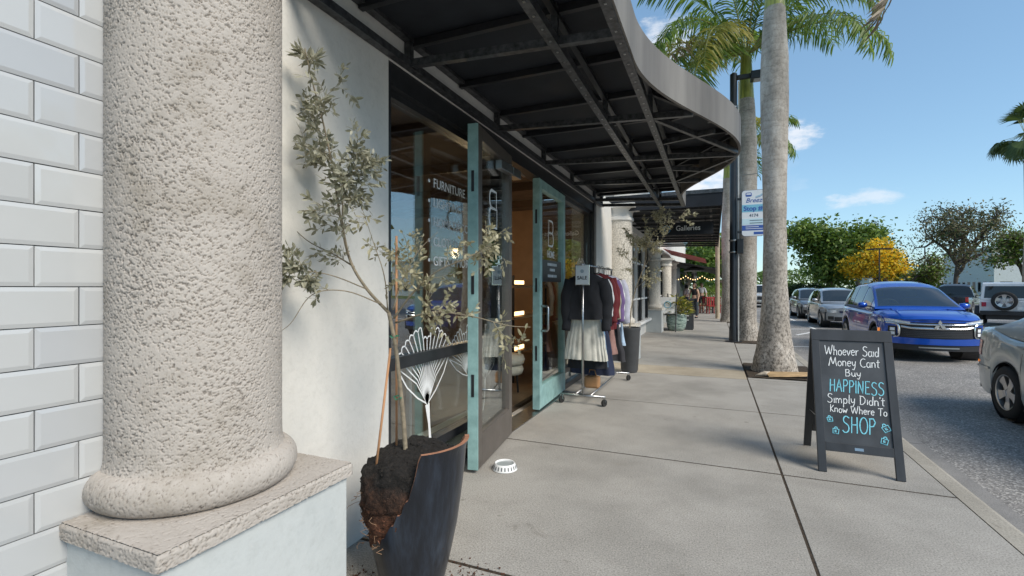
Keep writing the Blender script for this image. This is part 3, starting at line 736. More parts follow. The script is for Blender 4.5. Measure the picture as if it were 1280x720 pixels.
for yy in [(a + b2) / 2 for a, b2 in zip(bars, bars[1:])] + bars[1:-1]:
    MB().bar((-1.94, yy + .03, 3.175), (edge_x(yy) - .05, yy + .03, 3.175), .04, .045).build('rafter', BLACK, aw)
for bx in (-.88, -.5):
    MB().box(bx - .028, bx + .028, AY0, AY1, zb(bx) - .035, zb(bx) + .02).build('long_beam', BLACKBAR, aw)
    MB().box(bx - .02, bx + .02, AY0, AY1, 3.13, 3.16).build('purlin', BLACK, aw)
    sc = MB()
    for yy in np.arange(AY0 + .1, AY1, .14): sc.box(bx - .006, bx + .006, yy - .006, yy + .006, zb(bx) - .039, zb(bx) - .034)
    tag(sc.build('rivets', STEEL, aw), kind='stuff')
MB().box(-1.947, -1.89, AY0, AY1, 2.995, 3.045).build('wall_ledger', BLACKBAR, aw); MB().box(-1.947, -1.89, AY0, AY1, 3.175, 3.202).build('wall_ledger', BLACKBAR, aw)
for a, b2 in (((-.5, 4.19), (.21, 5.46)), ((-.5, 6.83), (.21, 5.62)), ((-.5, 5.0), (.0, 4.72)), ((-.5, 6.1), (.0, 6.3))):
    MB().bar((a[0], a[1], zb(a[0])), (b2[0], b2[1], zb(b2[0])), .035, .045).build('brace', BLACKBAR, aw)
    MB().bar((a[0], a[1], 3.15), (b2[0], b2[1], 3.15), .03, .035).build('brace', BLACK, aw)
for yy in (4.5, 4.9, 6.0, 6.5): MB().box(edge_x(yy) - .06, edge_x(yy) - .028, yy - .016, yy + .016, fz0 + .01, 3.19).build('post', BLACKBAR, aw)
MB().box(-.02, .12, 5.535, 5.54, 2.955, 2.985).build('maker_plate', STEEL, aw)

# ------------------------------------------------------------------ chalk A-board
BOARDK = M('charcoal_painted_wood', (.03, .033, .038), .5, var=.3, vs=7, bs=40, bst=.15, mapscale=(1, 1, .2)); SLATE = M('chalkboard', (.035, .04, .046), .55, var=.35, vs=3, c2=(.05, .055, .062))
CHW = M('white_chalk', (.80, .82, .82), .9, var=.12, vs=90); CHB = M('blue_chalk', (.22, .62, .74), .9, var=.12, vs=90)
ab = thing('chalkboard_sign', 'black folding chalkboard with handwritten shopping slogan beside the kerb', 'sign', (1.07, 4.95, 0))
AB_X0, AB_X1, AB_Y, AB_H, AB_S = .785, 1.365, 4.96, 1.15, .355
def ab_pt(x, s, side=-1, off=0):
    """s = height along the leaf 0..1, side -1 front leaf, +1 rear leaf, off = outwards"""
    n = Vector((0, side * AB_H, AB_S)).normalized()
    return Vector((x, AB_Y + side * AB_S * (1 - s) + n.y * off, AB_H * s + n.z * off))
def ab_leaf(side):
    def member(x0, x1, s0, s1, t0=-.012, t1=.014):
        mb = MB(); vs = [ab_pt(x, s, side, t) for t in (t0, t1) for s in (s0, s1) for x in (x0, x1)]
        return mb.add(vs, [(0, 1, 3, 2), (4, 6, 7, 5), (0, 4, 5, 1), (2, 3, 7, 6), (0, 2, 6, 4), (1, 5, 7, 3)])
    mb = 'front_leaf' if side < 0 else 'rear_leaf'
    base = member(AB_X0 + .058, AB_X1 - .058, .198, .905, -.006, .004).build(mb, SLATE, ab)
    for x0, x1, s0, s1 in ((AB_X0, AB_X0 + .06, 0, .905), (AB_X1 - .06, AB_X1, 0, .905)): member(x0, x1, s0, s1).build('leg', BOARDK, base, bevel=.003)
    member(AB_X0, AB_X1, .905, .985).build('rail', BOARDK, base, bevel=.003); member(AB_X0 + .06, AB_X1 - .06, .14, .198).build('rail', BOARDK, base, bevel=.003)
    return base
front = ab_leaf(-1); ab_leaf(1)
MB().box(1.04, 1.10, 4.648, 4.653, .185, .205)
pl_ = MB(); pl_.add([ab_pt(x, s, -1, .0155) for s in (.158, .176) for x in (1.045, 1.105)], [(0, 1, 3, 2)]); pl_.build('maker_plate', STEEL, front)
for x in (.93, 1.22): MB().box(x - .03, x + .03, AB_Y - .02, AB_Y + .02, AB_H * .972, AB_H * .985).build('hinge', STEEL, ab)
for x in (AB_X0 + .03, AB_X1 - .03): MB().tube([ab_pt(x, .35, -1, -.01), ab_pt(x, .33, 1, -.01)], .004, 5).build('stay_cord', STEEL, ab)
MB().add([ab_pt(x, s, 1, o) for o in (-.03, -.012) for s in (.28, .55) for x in (.90, 1.25)], [(0, 1, 3, 2), (4, 6, 7, 5), (0, 4, 5, 1), (2, 3, 7, 6), (0, 2, 6, 4), (1, 5, 7, 3)]).build('wooden_tray', M('raw_wood', (.40, .24, .12), .7, var=.2, vs=8), ab)
def arc(cx, cy, rx, ry, a0, a1, n=9): return [(cx + rx * math.cos(R(lerp(a0, a1, k / (n - 1)))), cy + ry * math.sin(R(lerp(a0, a1, k / (n - 1))))) for k in range(n)]
G = {  # hand-drawn strokes: (advance, [polylines]) on a 1-high cap with x-height .6
 'W': (.95, [[(0, 1), (.08, .5), (.22, .02), (.32, .4), (.44, .86)], [(.44, .86), (.52, .3), (.62, .02), (.74, .5), (.84, 1.06)]]),
 'h': (.5, [[(.06, 1), (.06, 0)], [(.06, .35)] + arc(.22, .38, .15, .18, 160, 0) + [(.38, .0)]]),
 'o': (.5, [arc(.23, .27, .18, .27, 100, 470, 14)]),
 'e': (.48, [[(.06, .3), (.4, .34)] + arc(.23, .29, .18, .28, 20, 320, 13)]),
 'v': (.44, [[(.02, .56), (.18, .0), (.38, .58)]]),
 'r': (.38, [[(.06, .56), (.08, 0)], [(.08, .32), (.18, .5), (.34, .54)]]),
 'S': (.62, [[(.52, .90)] + arc(.3, .78, .2, .22, 40, 230, 9) + arc(.26, .26, .24, .27, 60, -150, 12)]),
 'a': (.5, [arc(.2, .27, .17, .27, 60, 400, 14), [(.38, .56), (.38, .1), (.46, 0)]]),
 'i': (.2, [[(.08, .54), (.09, 0)]]),
 'd': (.5, [arc(.2, .26, .16, .26, 60, 400, 14), [(.4, 1.0), (.38, 0)]]),
 'M': (.92, [[(0, 0), (.1, .55), (.2, 1.0), (.38, .3), (.46, .22), (.58, .6), (.68, .98), (.74, .4), (.84, 0)]]),
 'n': (.5, [[(.05, .56), (.06, 0)], [(.06, .34)] + arc(.22, .36, .15, .18, 150, 0) + [(.38, 0)]]),
 'y': (.5, [[(.05, .56), (.1, .2), (.22, .1), (.38, .3)], [(.4, .58), (.36, 0), (.24, -.35), (.06, -.28)]]),
 'C': (.66, [arc(.36, .47, .32, .46, 55, 310, 14)]),
 't': (.36, [[(.17, .86), (.16, .08), (.3, .02)], [(.0, .58), (.36, .62)]]),
 'B': (.58, [[(.06, .94), (.06, 0)], [(.0, .92), (.3, .96), (.42, .76), (.3, .55), (.08, .5)], [(.08, .5), (.4, .48), (.48, .24), (.34, .03), (.02, .0)]]),
 'u': (.5, [[(.05, .56), (.07, .16), (.2, .0), (.34, .14), (.38, .56)], [(.38, .4), (.4, .04), (.48, 0)]]),
 'm': (.74, [[(.05, .56), (.06, 0)], [(.06, .36), (.2, .54), (.3, .4), (.31, 0)], [(.31, .36), (.46, .54), (.58, .4), (.6, 0)]]),
 'p': (.5, [[(.06, .56), (.05, -.42)], arc(.22, .28, .17, .27, 160, -170, 13)]),
 'l': (.22, [[(.1, 1.0), (.08, .06), (.18, 0)]]),
 'D': (.66, [[(.08, .94), (.08, .0)], [(.0, .94), (.34, .9), (.54, .6), (.5, .25), (.3, .03), (.02, 0)]]),
 "'": (.14, [[(.06, 1.0), (.04, .8)]]),
 'K': (.52, [[(.06, 1), (.05, 0)], [(.42, .9), (.08, .42), (.44, 0)]]),
 'w': (.62, [[(.02, .56), (.12, .02), (.26, .42), (.38, .02), (.54, .58)]]),
 'T': (.6, [[(.0, .93), (.58, .97)], [(.3, .95), (.28, 0)]]),
 ' ': (.36, []),
 'H': (.62, [[(.08, 1), (.07, 0)], [(.46, 1), (.47, 0)], [(.07, .5), (.47, .53)]]),
 'A': (.62, [[(.02, 0), (.28, 1), (.52, 0)], [(.1, .36), (.44, .38)]]),
 'P': (.55, [[(.08, .98), (.07, 0)], [(.02, .96), (.34, .98), (.46, .76), (.34, .52), (.08, .48)]]),
 'I': (.24, [[(.1, 1), (.1, 0)]]),
 'N': (.66, [[(.06, 0), (.08, 1), (.48, .02), (.5, 1.02)]]),
 'E': (.54, [[(.46, .97), (.08, .98), (.07, 0), (.46, .02)], [(.07, .5), (.38, .52)]]),
 'O': (.66, [arc(.31, .5, .27, .5, 100, 470, 18)]),
}
def chalk(s, cx, hs, size, width, mat, w=.0075, slope=0.0):
    tot = sum(G[ch][0] for ch in s); k = width / tot; x = cx - width / 2; mb = MB()
    for ch in s:
        adv, strokes = G[ch]; jit = random.uniform(-.03, .03) * size
        for st_ in strokes:
            pts = []
            for i in range(len(st_) - 1):
                (a, b2), (c_, d_) = st_[i], st_[i + 1]
                for q in range(3): pts.append((lerp(a, c_, q / 3), lerp(b2, d_, q / 3)))
            pts.append(st_[-1])
            P3 = [ab_pt(x + a * k + .06 * b2 * size, (hs + (b2 * size + jit + slope * (x - cx))) / math.hypot(AB_H, AB_S), -1, .0062) for a, b2 in pts]
            nn = Vector((0, -AB_H, AB_S)).normalized()
            mb.ribbon(P3, [w * random.uniform(.75, 1.15) for _ in P3], nn)
        x += adv * k
    return mb.build('chalk_lettering', mat, front, fix=False)
cxb = 1.075
chalk('Whoever Said', cxb, .965, .082, .39, CHW, .0062); chalk('Money Cant', cxb + .01, .872, .078, .36, CHW, .0062); chalk('Buy', cxb, .79, .06, .115, CHW, .006)
chalk('HAPPINESS', cxb + .015, .65, .105, .385, CHB, .0075, slope=-.03); chalk("Simply Didn't", cxb, .562, .074, .40, CHW, .006); chalk('Know Where To', cxb + .015, .483, .062, .395, CHW, .0058); chalk('SHOP', cxb + .01, .325, .13, .235, CHB, .0085)
def bag(x, hs, s, ang):
    mb = MB(); nn = Vector((0, -AB_H, AB_S)).normalized(); ca, sa = math.cos(ang), math.sin(ang)
    for st_ in ([(-.5, -.6), (.5, -.6), (.55, .35), (-.55, .35), (-.5, -.6), (.5, -.6)], arc(0, .35, .28, .42, 0, 180, 8), [(-.15, -.3), (-.15, .08), (.12, .02), (-.1, -.1), (.15, -.25), (-.15, -.3)]):
        mb.ribbon([ab_pt(x + s * (a * ca - b2 * sa), (hs + s * (a * sa + b2 * ca)) / math.hypot(AB_H, AB_S), -1, .0062) for a, b2 in st_], .007, nn)
    mb.build('chalk_doodle', CHB, front, fix=False)
bag(.888, .425, .034, .2); bag(.925, .335, .038, -.1); bag(1.268, .39, .045, .5); bag(1.252, .29, .042, -.25)

# ------------------------------------------------------------------ pet bowl
bw = thing('pet_bowl', 'white pet water bowl with pierced rim beside the folded-back door', 'bowl', (-1.60, 3.64, 0))
MB().lathe([(.104, .004), (.099, .018), (.086, .05), (.081, .056), (.074, .052), (.068, .03), (0, .026)], 36, (-1.60, 3.64, 0)).build('body', WHITE, bw, auto=True)
sl = MB()
for k in range(22):
    a = k / 22 * 2 * math.pi; r0, r1 = .1005, .091; da = .05
    sl.add([(-1.60 + (r + .0012) * math.cos(a + e), 3.64 + (r + .0012) * math.sin(a + e), z) for r, z, e in ((r0, .016, -da), (r0, .016, da), (r1, .043, da), (r1, .043, -da))], [(0, 1, 2, 3)])
sl.build('rim_slots', M('grey_slots', (.12, .13, .14), .6), bw)
MB().lathe([(0, .044), (.071, .044)], 24, (-1.60, 3.64, 0)).build('water', M('still_water', (.35, .38, .38), .03), bw)

# ------------------------------------------------------------------ broken glazed pot and olive tree
PX, PY = -1.43, 2.08
def pot_mat():
    m, n, l, b = newmat('dark_blue_glaze')
    f = noise(n, l, 3.0, 6, .65, mapscale=(4, 4, .6)); c = ramp(n, l, f, [(.3, (.007, .008, .010)), (.5, (.014, .017, .024)), (.68, (.030, .040, .058)), (.82, (.09, .095, .10))])
    l.new(c, b.inputs['Base Color']); b.inputs['Roughness'].default_value = .32; b.inputs['Coat Weight'].default_value = .15; b.inputs['Specular IOR Level'].default_value = .35; b.inputs['Coat Roughness'].default_value = .12
    bump(n, l, b, noise(n, l, 14, 4, mapscale=(3, 3, .5)), .15, .01); return m
GLAZE = pot_mat(); TERRA = M('terracotta_break', (.36, .17, .10), .9, var=.25, vs=30, bs=80, bst=.4)
rprof = [(.0, .158), (.15, .195), (.31, .228), (.53, .258), (.68, .272), (.73, .280)]
camdir = math.atan2(-PY, -PX)                         # direction from the pot to where one stands on the pavement
def cut_z(phi):
    """height of the broken rim; phi in degrees, 0 = towards the pavement viewer, negative = clockwise (wall side)"""
    pts = [(-180, .54), (-165, .42), (-140, .24), (-90, .21), (-62, .255), (-40, .30), (-17, .43), (-5, .52), (2, .62), (7, .735), (12, .76), (88, .76), (104, .62), (120, .56), (180, .54)]
    return interp(pts, phi)
pot = thing('broken_planter', 'tall dark blue glazed planter with its side broken open beside the pedestal', 'planter', (PX, PY, 0))
NA = 144; outer, inner = [], []
for j in range(NA):
    phi = -180 + 360 * j / NA; ang = camdir + R(phi); zt = min(.73, cut_z(phi) + .006 * math.sin(phi * 1.7) + (.008 * math.sin(phi * .61) if cut_z(phi) < .7 else 0))
    co, ci = [], []
    for i in range(25):
        z = zt * i / 24; r = interp(rprof, z) + (.008 if z > .705 else 0)
        co.append((PX + r * math.cos(ang), PY + r * math.sin(ang), z)); ci.append((PX + (r - .022) * math.cos(ang), PY + (r - .022) * math.sin(ang), max(z, .0)))
    outer.append(co); inner.append(ci)
T_ = lambda A: [[A[j % NA][i] for j in range(NA + 1)] for i in range(25)]
MB().grid(T_(outer)).build('wall', GLAZE, pot, smooth=True)
MB().grid(T_(inner)).build('inner_wall', TERRA, pot, smooth=True)
MB().grid([[outer[j % NA][24] for j in range(NA + 1)], [inner[j % NA][24] for j in range(NA + 1)]]).build('broken_edge', TERRA, pot)
def soil_mat():
    m, n, l, b = newmat('potting_soil'); t = n.new('ShaderNodeTexCoord'); s = n.new('ShaderNodeSeparateXYZ'); l.new(t.outputs['Object'], s.inputs[0])
    nz = noise(n, l, 7, 5, .7); ad = n.new('ShaderNodeMath'); ad.operation = 'MULTIPLY_ADD'; l.new(nz, ad.inputs[0]); ad.inputs[1].default_value = .35; l.new(s.outputs['Z'], ad.inputs[2])
    layer = ramp(n, l, ad.outputs[0], [(.50, (.13, .048, .022)), (.64, (.075, .035, .02)), (.74, (.018, .015, .013))])
    fine = ramp(n, l, noise(n, l, 70, 4, .7), [(.35, (.35, .35, .35)), (.6, (1, 1, 1)), (.72, (2.6, 2.5, 2.3))])
    l.new(mix(n, l, 1, layer, fine, 'MULTIPLY'), b.inputs['Base Color']); b.inputs['Roughness'].default_value = .95
    bump(n, l, b, noise(n, l, 60, 5, .7), .8, .02); return m
SOILP = soil_mat()
rows = []; NT = 120
for i in range(61):
    t = i / 60
    row = []
    for j in range(NT):
        ang = 2 * math.pi * j / NT; phi = (math.degrees(ang - camdir) + 180) % 360 - 180
        if t < .68: z = lerp(.06, .60, t / .68); r = interp(rprof, z) - .026
        else:
            q = (t - .68) / .32; z = .60 + .095 * math.sin(q * math.pi / 2); r = (interp(rprof, .6) - .026) * math.cos(q * math.pi / 2) ** .8
        slump = math.exp(-((phi + 78) / 52) ** 2)                     # the root ball bulges out of the break
        r *= 1 + slump * .17 * math.sin(math.pi * min(1, max(0, (z - .15) / .5))) ; z -= .05 * slump * (r / .25) * (z > .45)
        row.append([PX + r * math.cos(ang), PY + r * math.sin(ang), z])
    rows.append(row)
A = np.array(rows).reshape(-1, 3); dn = fbm(A * 14, 4, 5) - .5; dn2 = fbm(A * 45, 3, 8) - .5
ctr = np.array([PX, PY, .35]); dv = A - ctr; dv /= np.linalg.norm(dv, axis=1)[:, None] + 1e-6
visible = 1.0
A = A + dv * (dn * .075 + dn2 * .03)[:, None]
so = MB(); so.grid([[tuple(p) for p in A[i * NT:(i + 1) * NT]] for i in range(61)], closed=True)
olive = thing('olive_tree', 'thin staked olive tree with grey green leaves growing from the broken planter', 'tree', (PX, PY, 0))
so.build('root_ball', SOILP, olive, smooth=True)
crumbs = MB()
for k in range(420):
    j = random.randrange(len(A)); p = Vector(A[j]); s = random.uniform(.004, .012)
    if p.z < .2: continue
    q = [p + Vector((random.uniform(-1, 1), random.uniform(-1, 1), random.uniform(-1, 1))).normalized() * s for _ in range(4)]
    crumbs.add(q, [(0, 1, 2), (0, 2, 3), (0, 3, 1), (1, 3, 2)])
tag(crumbs.build('soil_crumbs', SOILP, olive), kind='stuff')
rt = MB()
for k in range(26):
    a = camdir + R(random.uniform(-130, -30)); z = random.uniform(.2, .5); r = interp(rprof, z) + .02; p = Vector((PX + r * math.cos(a), PY + r * math.sin(a), z)); pts = [p]
    for q in range(5): p = p + Vector((random.uniform(-.02, .02), random.uniform(-.02, .02), random.uniform(-.012, .006))); pts.append(p)
    rt.tube(pts, .0012, 4, False)
rt.build('fine_roots', M('root_fibre', (.28, .17, .10), .9), olive)
loose = MB()
for k in range(260):
    a = random.uniform(0, 6.28); r = abs(random.gauss(0, .11)); s = random.uniform(.003, .010)
    c0 = random.choice(((-1.72, 1.98), (-1.16, 2.22)));  p = Vector((c0[0] + r * math.cos(a), c0[1] + r * math.sin(a), s * .4))
    q = [p + Vector((random.uniform(-1, 1), random.uniform(-1, 1), random.uniform(-1, 1))).normalized() * s for _ in range(4)]
    loose.add(q, [(0, 1, 2), (0, 2, 3), (0, 3, 1), (1, 3, 2)])
tag(loose.build('spilled_soil', SOILP), 'dark crumbs of potting soil scattered round the broken planter foot', 'soil', kind='stuff')

BARK = M('olive_bark', (.24, .20, .14), .9, var=.3, vs=40, bs=60, bst=.6, bd=.006); TWIG = M('olive_twig', (.27, .24, .16), .85, var=.25, vs=40)
OLV = leafmat('olive_leaf', (.17, .17, .10), (.46, .45, .35), .35)
OLV2 = leafmat('olive_leaf_pale', (.24, .22, .12), (.54, .50, .34), .35)
def frame_axes(px, py):
    f = Vector((px, py, 0)).normalized(); return f, Vector((f.y, -f.x, 0))     # away from / to the right of someone facing the plant
class Twigs:
    def __init__(s, base, fwd, right): s.base = Vector(base); s.f = fwd; s.r = right; s.wood = MB(); s.leaf = MB(); s.thin = MB()
    def P(s, a, b2, d=0): return s.base + s.r * a + Vector((0, 0, 1)) * b2 + s.f * d
    def leafs(s, p, d, L=.036, W=.0145):
        d = d.normalized(); u = d.cross(Vector((random.uniform(-1, 1), random.uniform(-1, 1), random.uniform(-1, 1)))).normalized(); n = d.cross(u)
        L *= random.uniform(.7, 1.3); W *= random.uniform(.8, 1.2)
        s.leaf.add([p, p + d * L * .3 + u * W * .5, p + d * L * .7 + u * W * .42 - n * L * .06, p + d * L - n * L * .14, p + d * L * .7 - u * W * .42 - n * L * .06, p + d * L * .3 - u * W * .5], [(0, 1, 2, 3), (0, 3, 4, 5)])
    def branch(s, pts, r0, r1, seg=7):
        c = cspline(pts, 6); n = len(c); s.wood.tube(c, [lerp(r0, r1, i / (n - 1)) for i in range(n)], seg); return c
    def spray(s, p, d, L, dens=1.0, r=.0022, sub=2, leafL=.036):
        """a leafy twig starting at p"""
        d = d.normalized(); n = 7; pts = [Vector(p)]; cur = Vector(p)
        for i in range(n):
            d = (d + Vector((random.uniform(-.22, .22), random.uniform(-.22, .22), random.uniform(-.2, .16)))).normalized(); cur = cur + d * L / n; pts.append(cur.copy())
        s.thin.tube(pts, [lerp(r, .0007, i / n) for i in range(n + 1)], 5, False)
        nl = int(L / .013 * dens)
        for k in range(nl):
            t = random.uniform(.18, 1) * (n - .01); i = int(t); q = pts[i].lerp(pts[i + 1], t - i); td = (pts[i + 1] - pts[i]).normalized()
            o = td.orthogonal(); o.rotate(Matrix.Rotation(random.uniform(0, 6.28), 3, td)); s.leafs(q, td * .75 + o * random.uniform(.5, 1.1), leafL)
        s.leafs(pts[-1], d, leafL)
        if sub > 0:
            for k in range(random.randint(1, 3)):
                i = random.randint(1, n - 1); o = d.orthogonal(); o.rotate(Matrix.Rotation(random.uniform(0, 6.28), 3, d)); s.spray(pts[i], d * .7 + o * .8, L * random.uniform(.4, .65), dens, r * .6, sub - 1, leafL)
fw, rt_ = frame_axes(PX, PY)
tw1 = Twigs((PX - .02, PY - .02, .62), fw, rt_)
S = 1 / 245.0
def q_(u, v, d=0): return tw1.P((u - 501) * S, (570 - v) * S, d)         # sketch units: 1 = 4 mm, origin where the trunk leaves the soil
trunk = tw1.branch([q_(500, 585), q_(496, 520), q_(491, 470), q_(486, 425), q_(478, 385)], .0125, .0095, 9)
main = tw1.branch([q_(478, 385), q_(452, 356, .01), q_(432, 322, .03), q_(421, 275, .03), q_(413, 215, .0), q_(403, 160, -.03), q_(391, 110, -.05), q_(382, 70, -.04)], .0088, .0026)
b2_ = tw1.branch([q_(430, 318, .03), q_(424, 270, -.03), q_(430, 225, -.08), q_(440, 190, -.1)], .0048, .0018)
b3_ = tw1.branch([q_(436, 328, .03), q_(410, 312, .08), q_(378, 295, .1), q_(354, 270, .06)], .0048, .0014)
b4_ = tw1.branch([q_(484, 392), q_(508, 360, -.06), q_(535, 335, -.14), q_(572, 318, -.2), q_(605, 300, -.2)], .006, .0016)
b5_ = tw1.branch([q_(483, 382), q_(496, 340, .08), q_(515, 305, .12), q_(540, 280, .1)], .005, .0014)
b6_ = tw1.branch([q_(486, 398), q_(530, 384, -.1), q_(575, 388, -.2), q_(615, 398, -.28), q_(642, 400, -.3)], .0052, .0013)
b7_ = tw1.branch([q_(477, 384), q_(474, 340, -.1), q_(462, 300, -.14), q_(450, 262, -.16)], .0035, .001)
b8_ = tw1.branch([q_(470, 375), q_(430, 358, -.1), q_(395, 362, -.14), q_(372, 395, -.15), q_(352, 408, -.14)], .0034, .001)
b9_ = tw1.branch([q_(450, 355), q_(415, 340, -.08), q_(385, 335, -.12), q_(356, 340, -.12)], .0034, .001)
def dress(c, t0, t1, n, L, dens, spread=1.0, leafL=.036):
    m = len(c) - 1
    for k in range(n):
        t = random.uniform(t0, t1) * (m - .01); i = int(t); p = c[i].lerp(c[i + 1], t - i); td = (c[i + 1] - c[i]).normalized()
        o = td.orthogonal(); o.rotate(Matrix.Rotation(random.uniform(0, 6.28), 3, td)); tw1.spray(p, td * .8 + o * spread + Vector((0, 0, .15)), L * random.uniform(.6, 1.3), dens, leafL=leafL)
dress(main, .88, 1.0, 6, .06, .8, .9, .055); dress(main, .50, .80, 13, .16, .95); dress(main, .36, .52, 5, .14, .7)
dress(b2_, .3, 1.0, 13, .16, 1.1); dress(b3_, .15, .7, 4, .08, .6); dress(b9_, .4, 1.0, 9, .10, 1.5); dress(b8_, .3, .6, 2, .06, .5)
OLW = tw1.leaf; tw1.leaf = MB()
dress(b4_, .12, 1.0, 11, .19, .62, 1.0, .032); dress(b5_, .2, 1.0, 7, .19, .55, 1.0, .032); dress(b6_, .1, 1.0, 12, .13, .7, 1.0, .034); dress(b7_, .5, 1.0, 3, .08, .5)
tw1.wood.build('trunk', BARK, olive, smooth=True); tag(tw1.thin.build('twigs', TWIG, olive, smooth=True), kind='stuff')
OLW.build('crown', OLV, olive, fix=False); tw1.leaf.build('crown', OLV2, olive, fix=False)
STK = M('bamboo_stake', (.42, .22, .11), .7, var=.3, vs=14, mapscale=(1, 1, .2)); GRN = M('green_tie', (.02, .22, .12), .5)
MB().tube([q_(460, 604, -.05), q_(480, 430, .02)], .0062, 8).build('stake', STK, olive, smooth=True)
MB().tube([q_(487, 590, .06), q_(487, 288, .05)], .006, 8).build('stake', STK, olive, smooth=True)
for (u, v) in ((489, 492), (484, 415)):
    MB().tube([q_(u - 5, v, .03), q_(u - 2, v + 1, -.02), q_(u + 4, v - 1, -.02), q_(u + 6, v, .03), q_(u, v, .06), q_(u - 5, v, .03)], .0035, 6).build('tie', GRN, olive)
MB().tube([q_(497, 575, -.02), q_(505, 572, -.03), q_(510, 574, 0), q_(500, 576, .02), q_(496, 575, -.02)], .004, 6).build('tie', GRN, olive)

# ------------------------------------------------------------------ rolling clothes rack with garments
RX, RY0, RY1, RZ = -1.565, 6.06, 7.92, 1.80
rk = thing('clothes_rack', 'chrome rolling clothes rack on casters in front of the shop window', 'rack', (RX, 7, 0))
for yy in (RY0, RY1):
    MB().tube([(RX, yy, .13), (RX, yy, RZ)], .0155, 10).build('post', STEEL, rk, smooth=True)
    MB().tube([(RX - .29, yy, .115), (RX + .29, yy, .115)], .015, 10).build('foot_bar', STEEL, rk, smooth=True)
    for xx in (RX - .28, RX + .28):
        cs_ = MB().lathe([(.008, -.014), (.042, -.014), (.046, -.008), (.046, .008), (.042, .014), (.008, .014)], 18, mt=Matrix.Translation((xx, yy - .015, .046)) @ Matrix.Rotation(R(90), 4, 'Y') @ Matrix.Rotation(.5, 4, 'X')).build('caster', M('black_rubber', (.02, .02, .02), .6), rk, auto=True)
        MB().bar((xx - .02, yy - .01, .045), (xx - .016, yy, .105), .004, .03, (0, 1, 0)).build('fork', CHROME, cs_); MB().bar((xx + .02, yy - .01, .045), (xx + .016, yy, .105), .004, .03, (0, 1, 0)).build('fork', CHROME, cs_)
MB().tube([(RX, RY0 - .06, RZ), (RX, RY1 + .06, RZ)], .0145, 10).build('top_rail', STEEL, rk, smooth=True)
MB().tube([(RX - .1, RY0, .12), (RX - .1, RY1, .12)], .011, 8).build('base_rail', STEEL, rk, smooth=True); MB().tube([(RX + .1, RY0, .12), (RX + .1, RY1, .12)], .011, 8).build('base_rail', STEEL, rk, smooth=True)
sg = thing('sale_sign', 'white sale sign in a thin metal frame clipped to the near rack post', 'sign', (RX, RY0 - .05, 1.54))
MB().box(RX - .095, RX + .095, RY0 - .032, RY0 - .022, 1.535, 1.80).build('frame', CHROME, sg, bevel=.003)
MB().box(RX - .085, RX + .085, RY0 - .036, RY0 - .0325, 1.545, 1.79).build('card', M('pale_card', (.62, .67, .70), .6), sg)
text_mesh('lettering', 'SALE', .062, BLACK, sg, (RX, RY0 - .0372, 1.61), (1, 0, 0), EZ, align='CENTER', bold=.0015)
MB().lathe([(0, 0), (.024, 0)], 16, mt=Matrix.Translation((RX, RY0 - .0368, 1.715)) @ Matrix.Rotation(R(90), 4, 'X')).build('emblem', M('grey_ink', (.3, .38, .44), .7), sg)
def cloth(name, c, **k):
    return M('cloth_' + name, c, k.pop('rough', .9), var=k.pop('var', .18), vs=k.pop('vs', 6), bs=k.pop('bs', 260), bst=.2, **k)
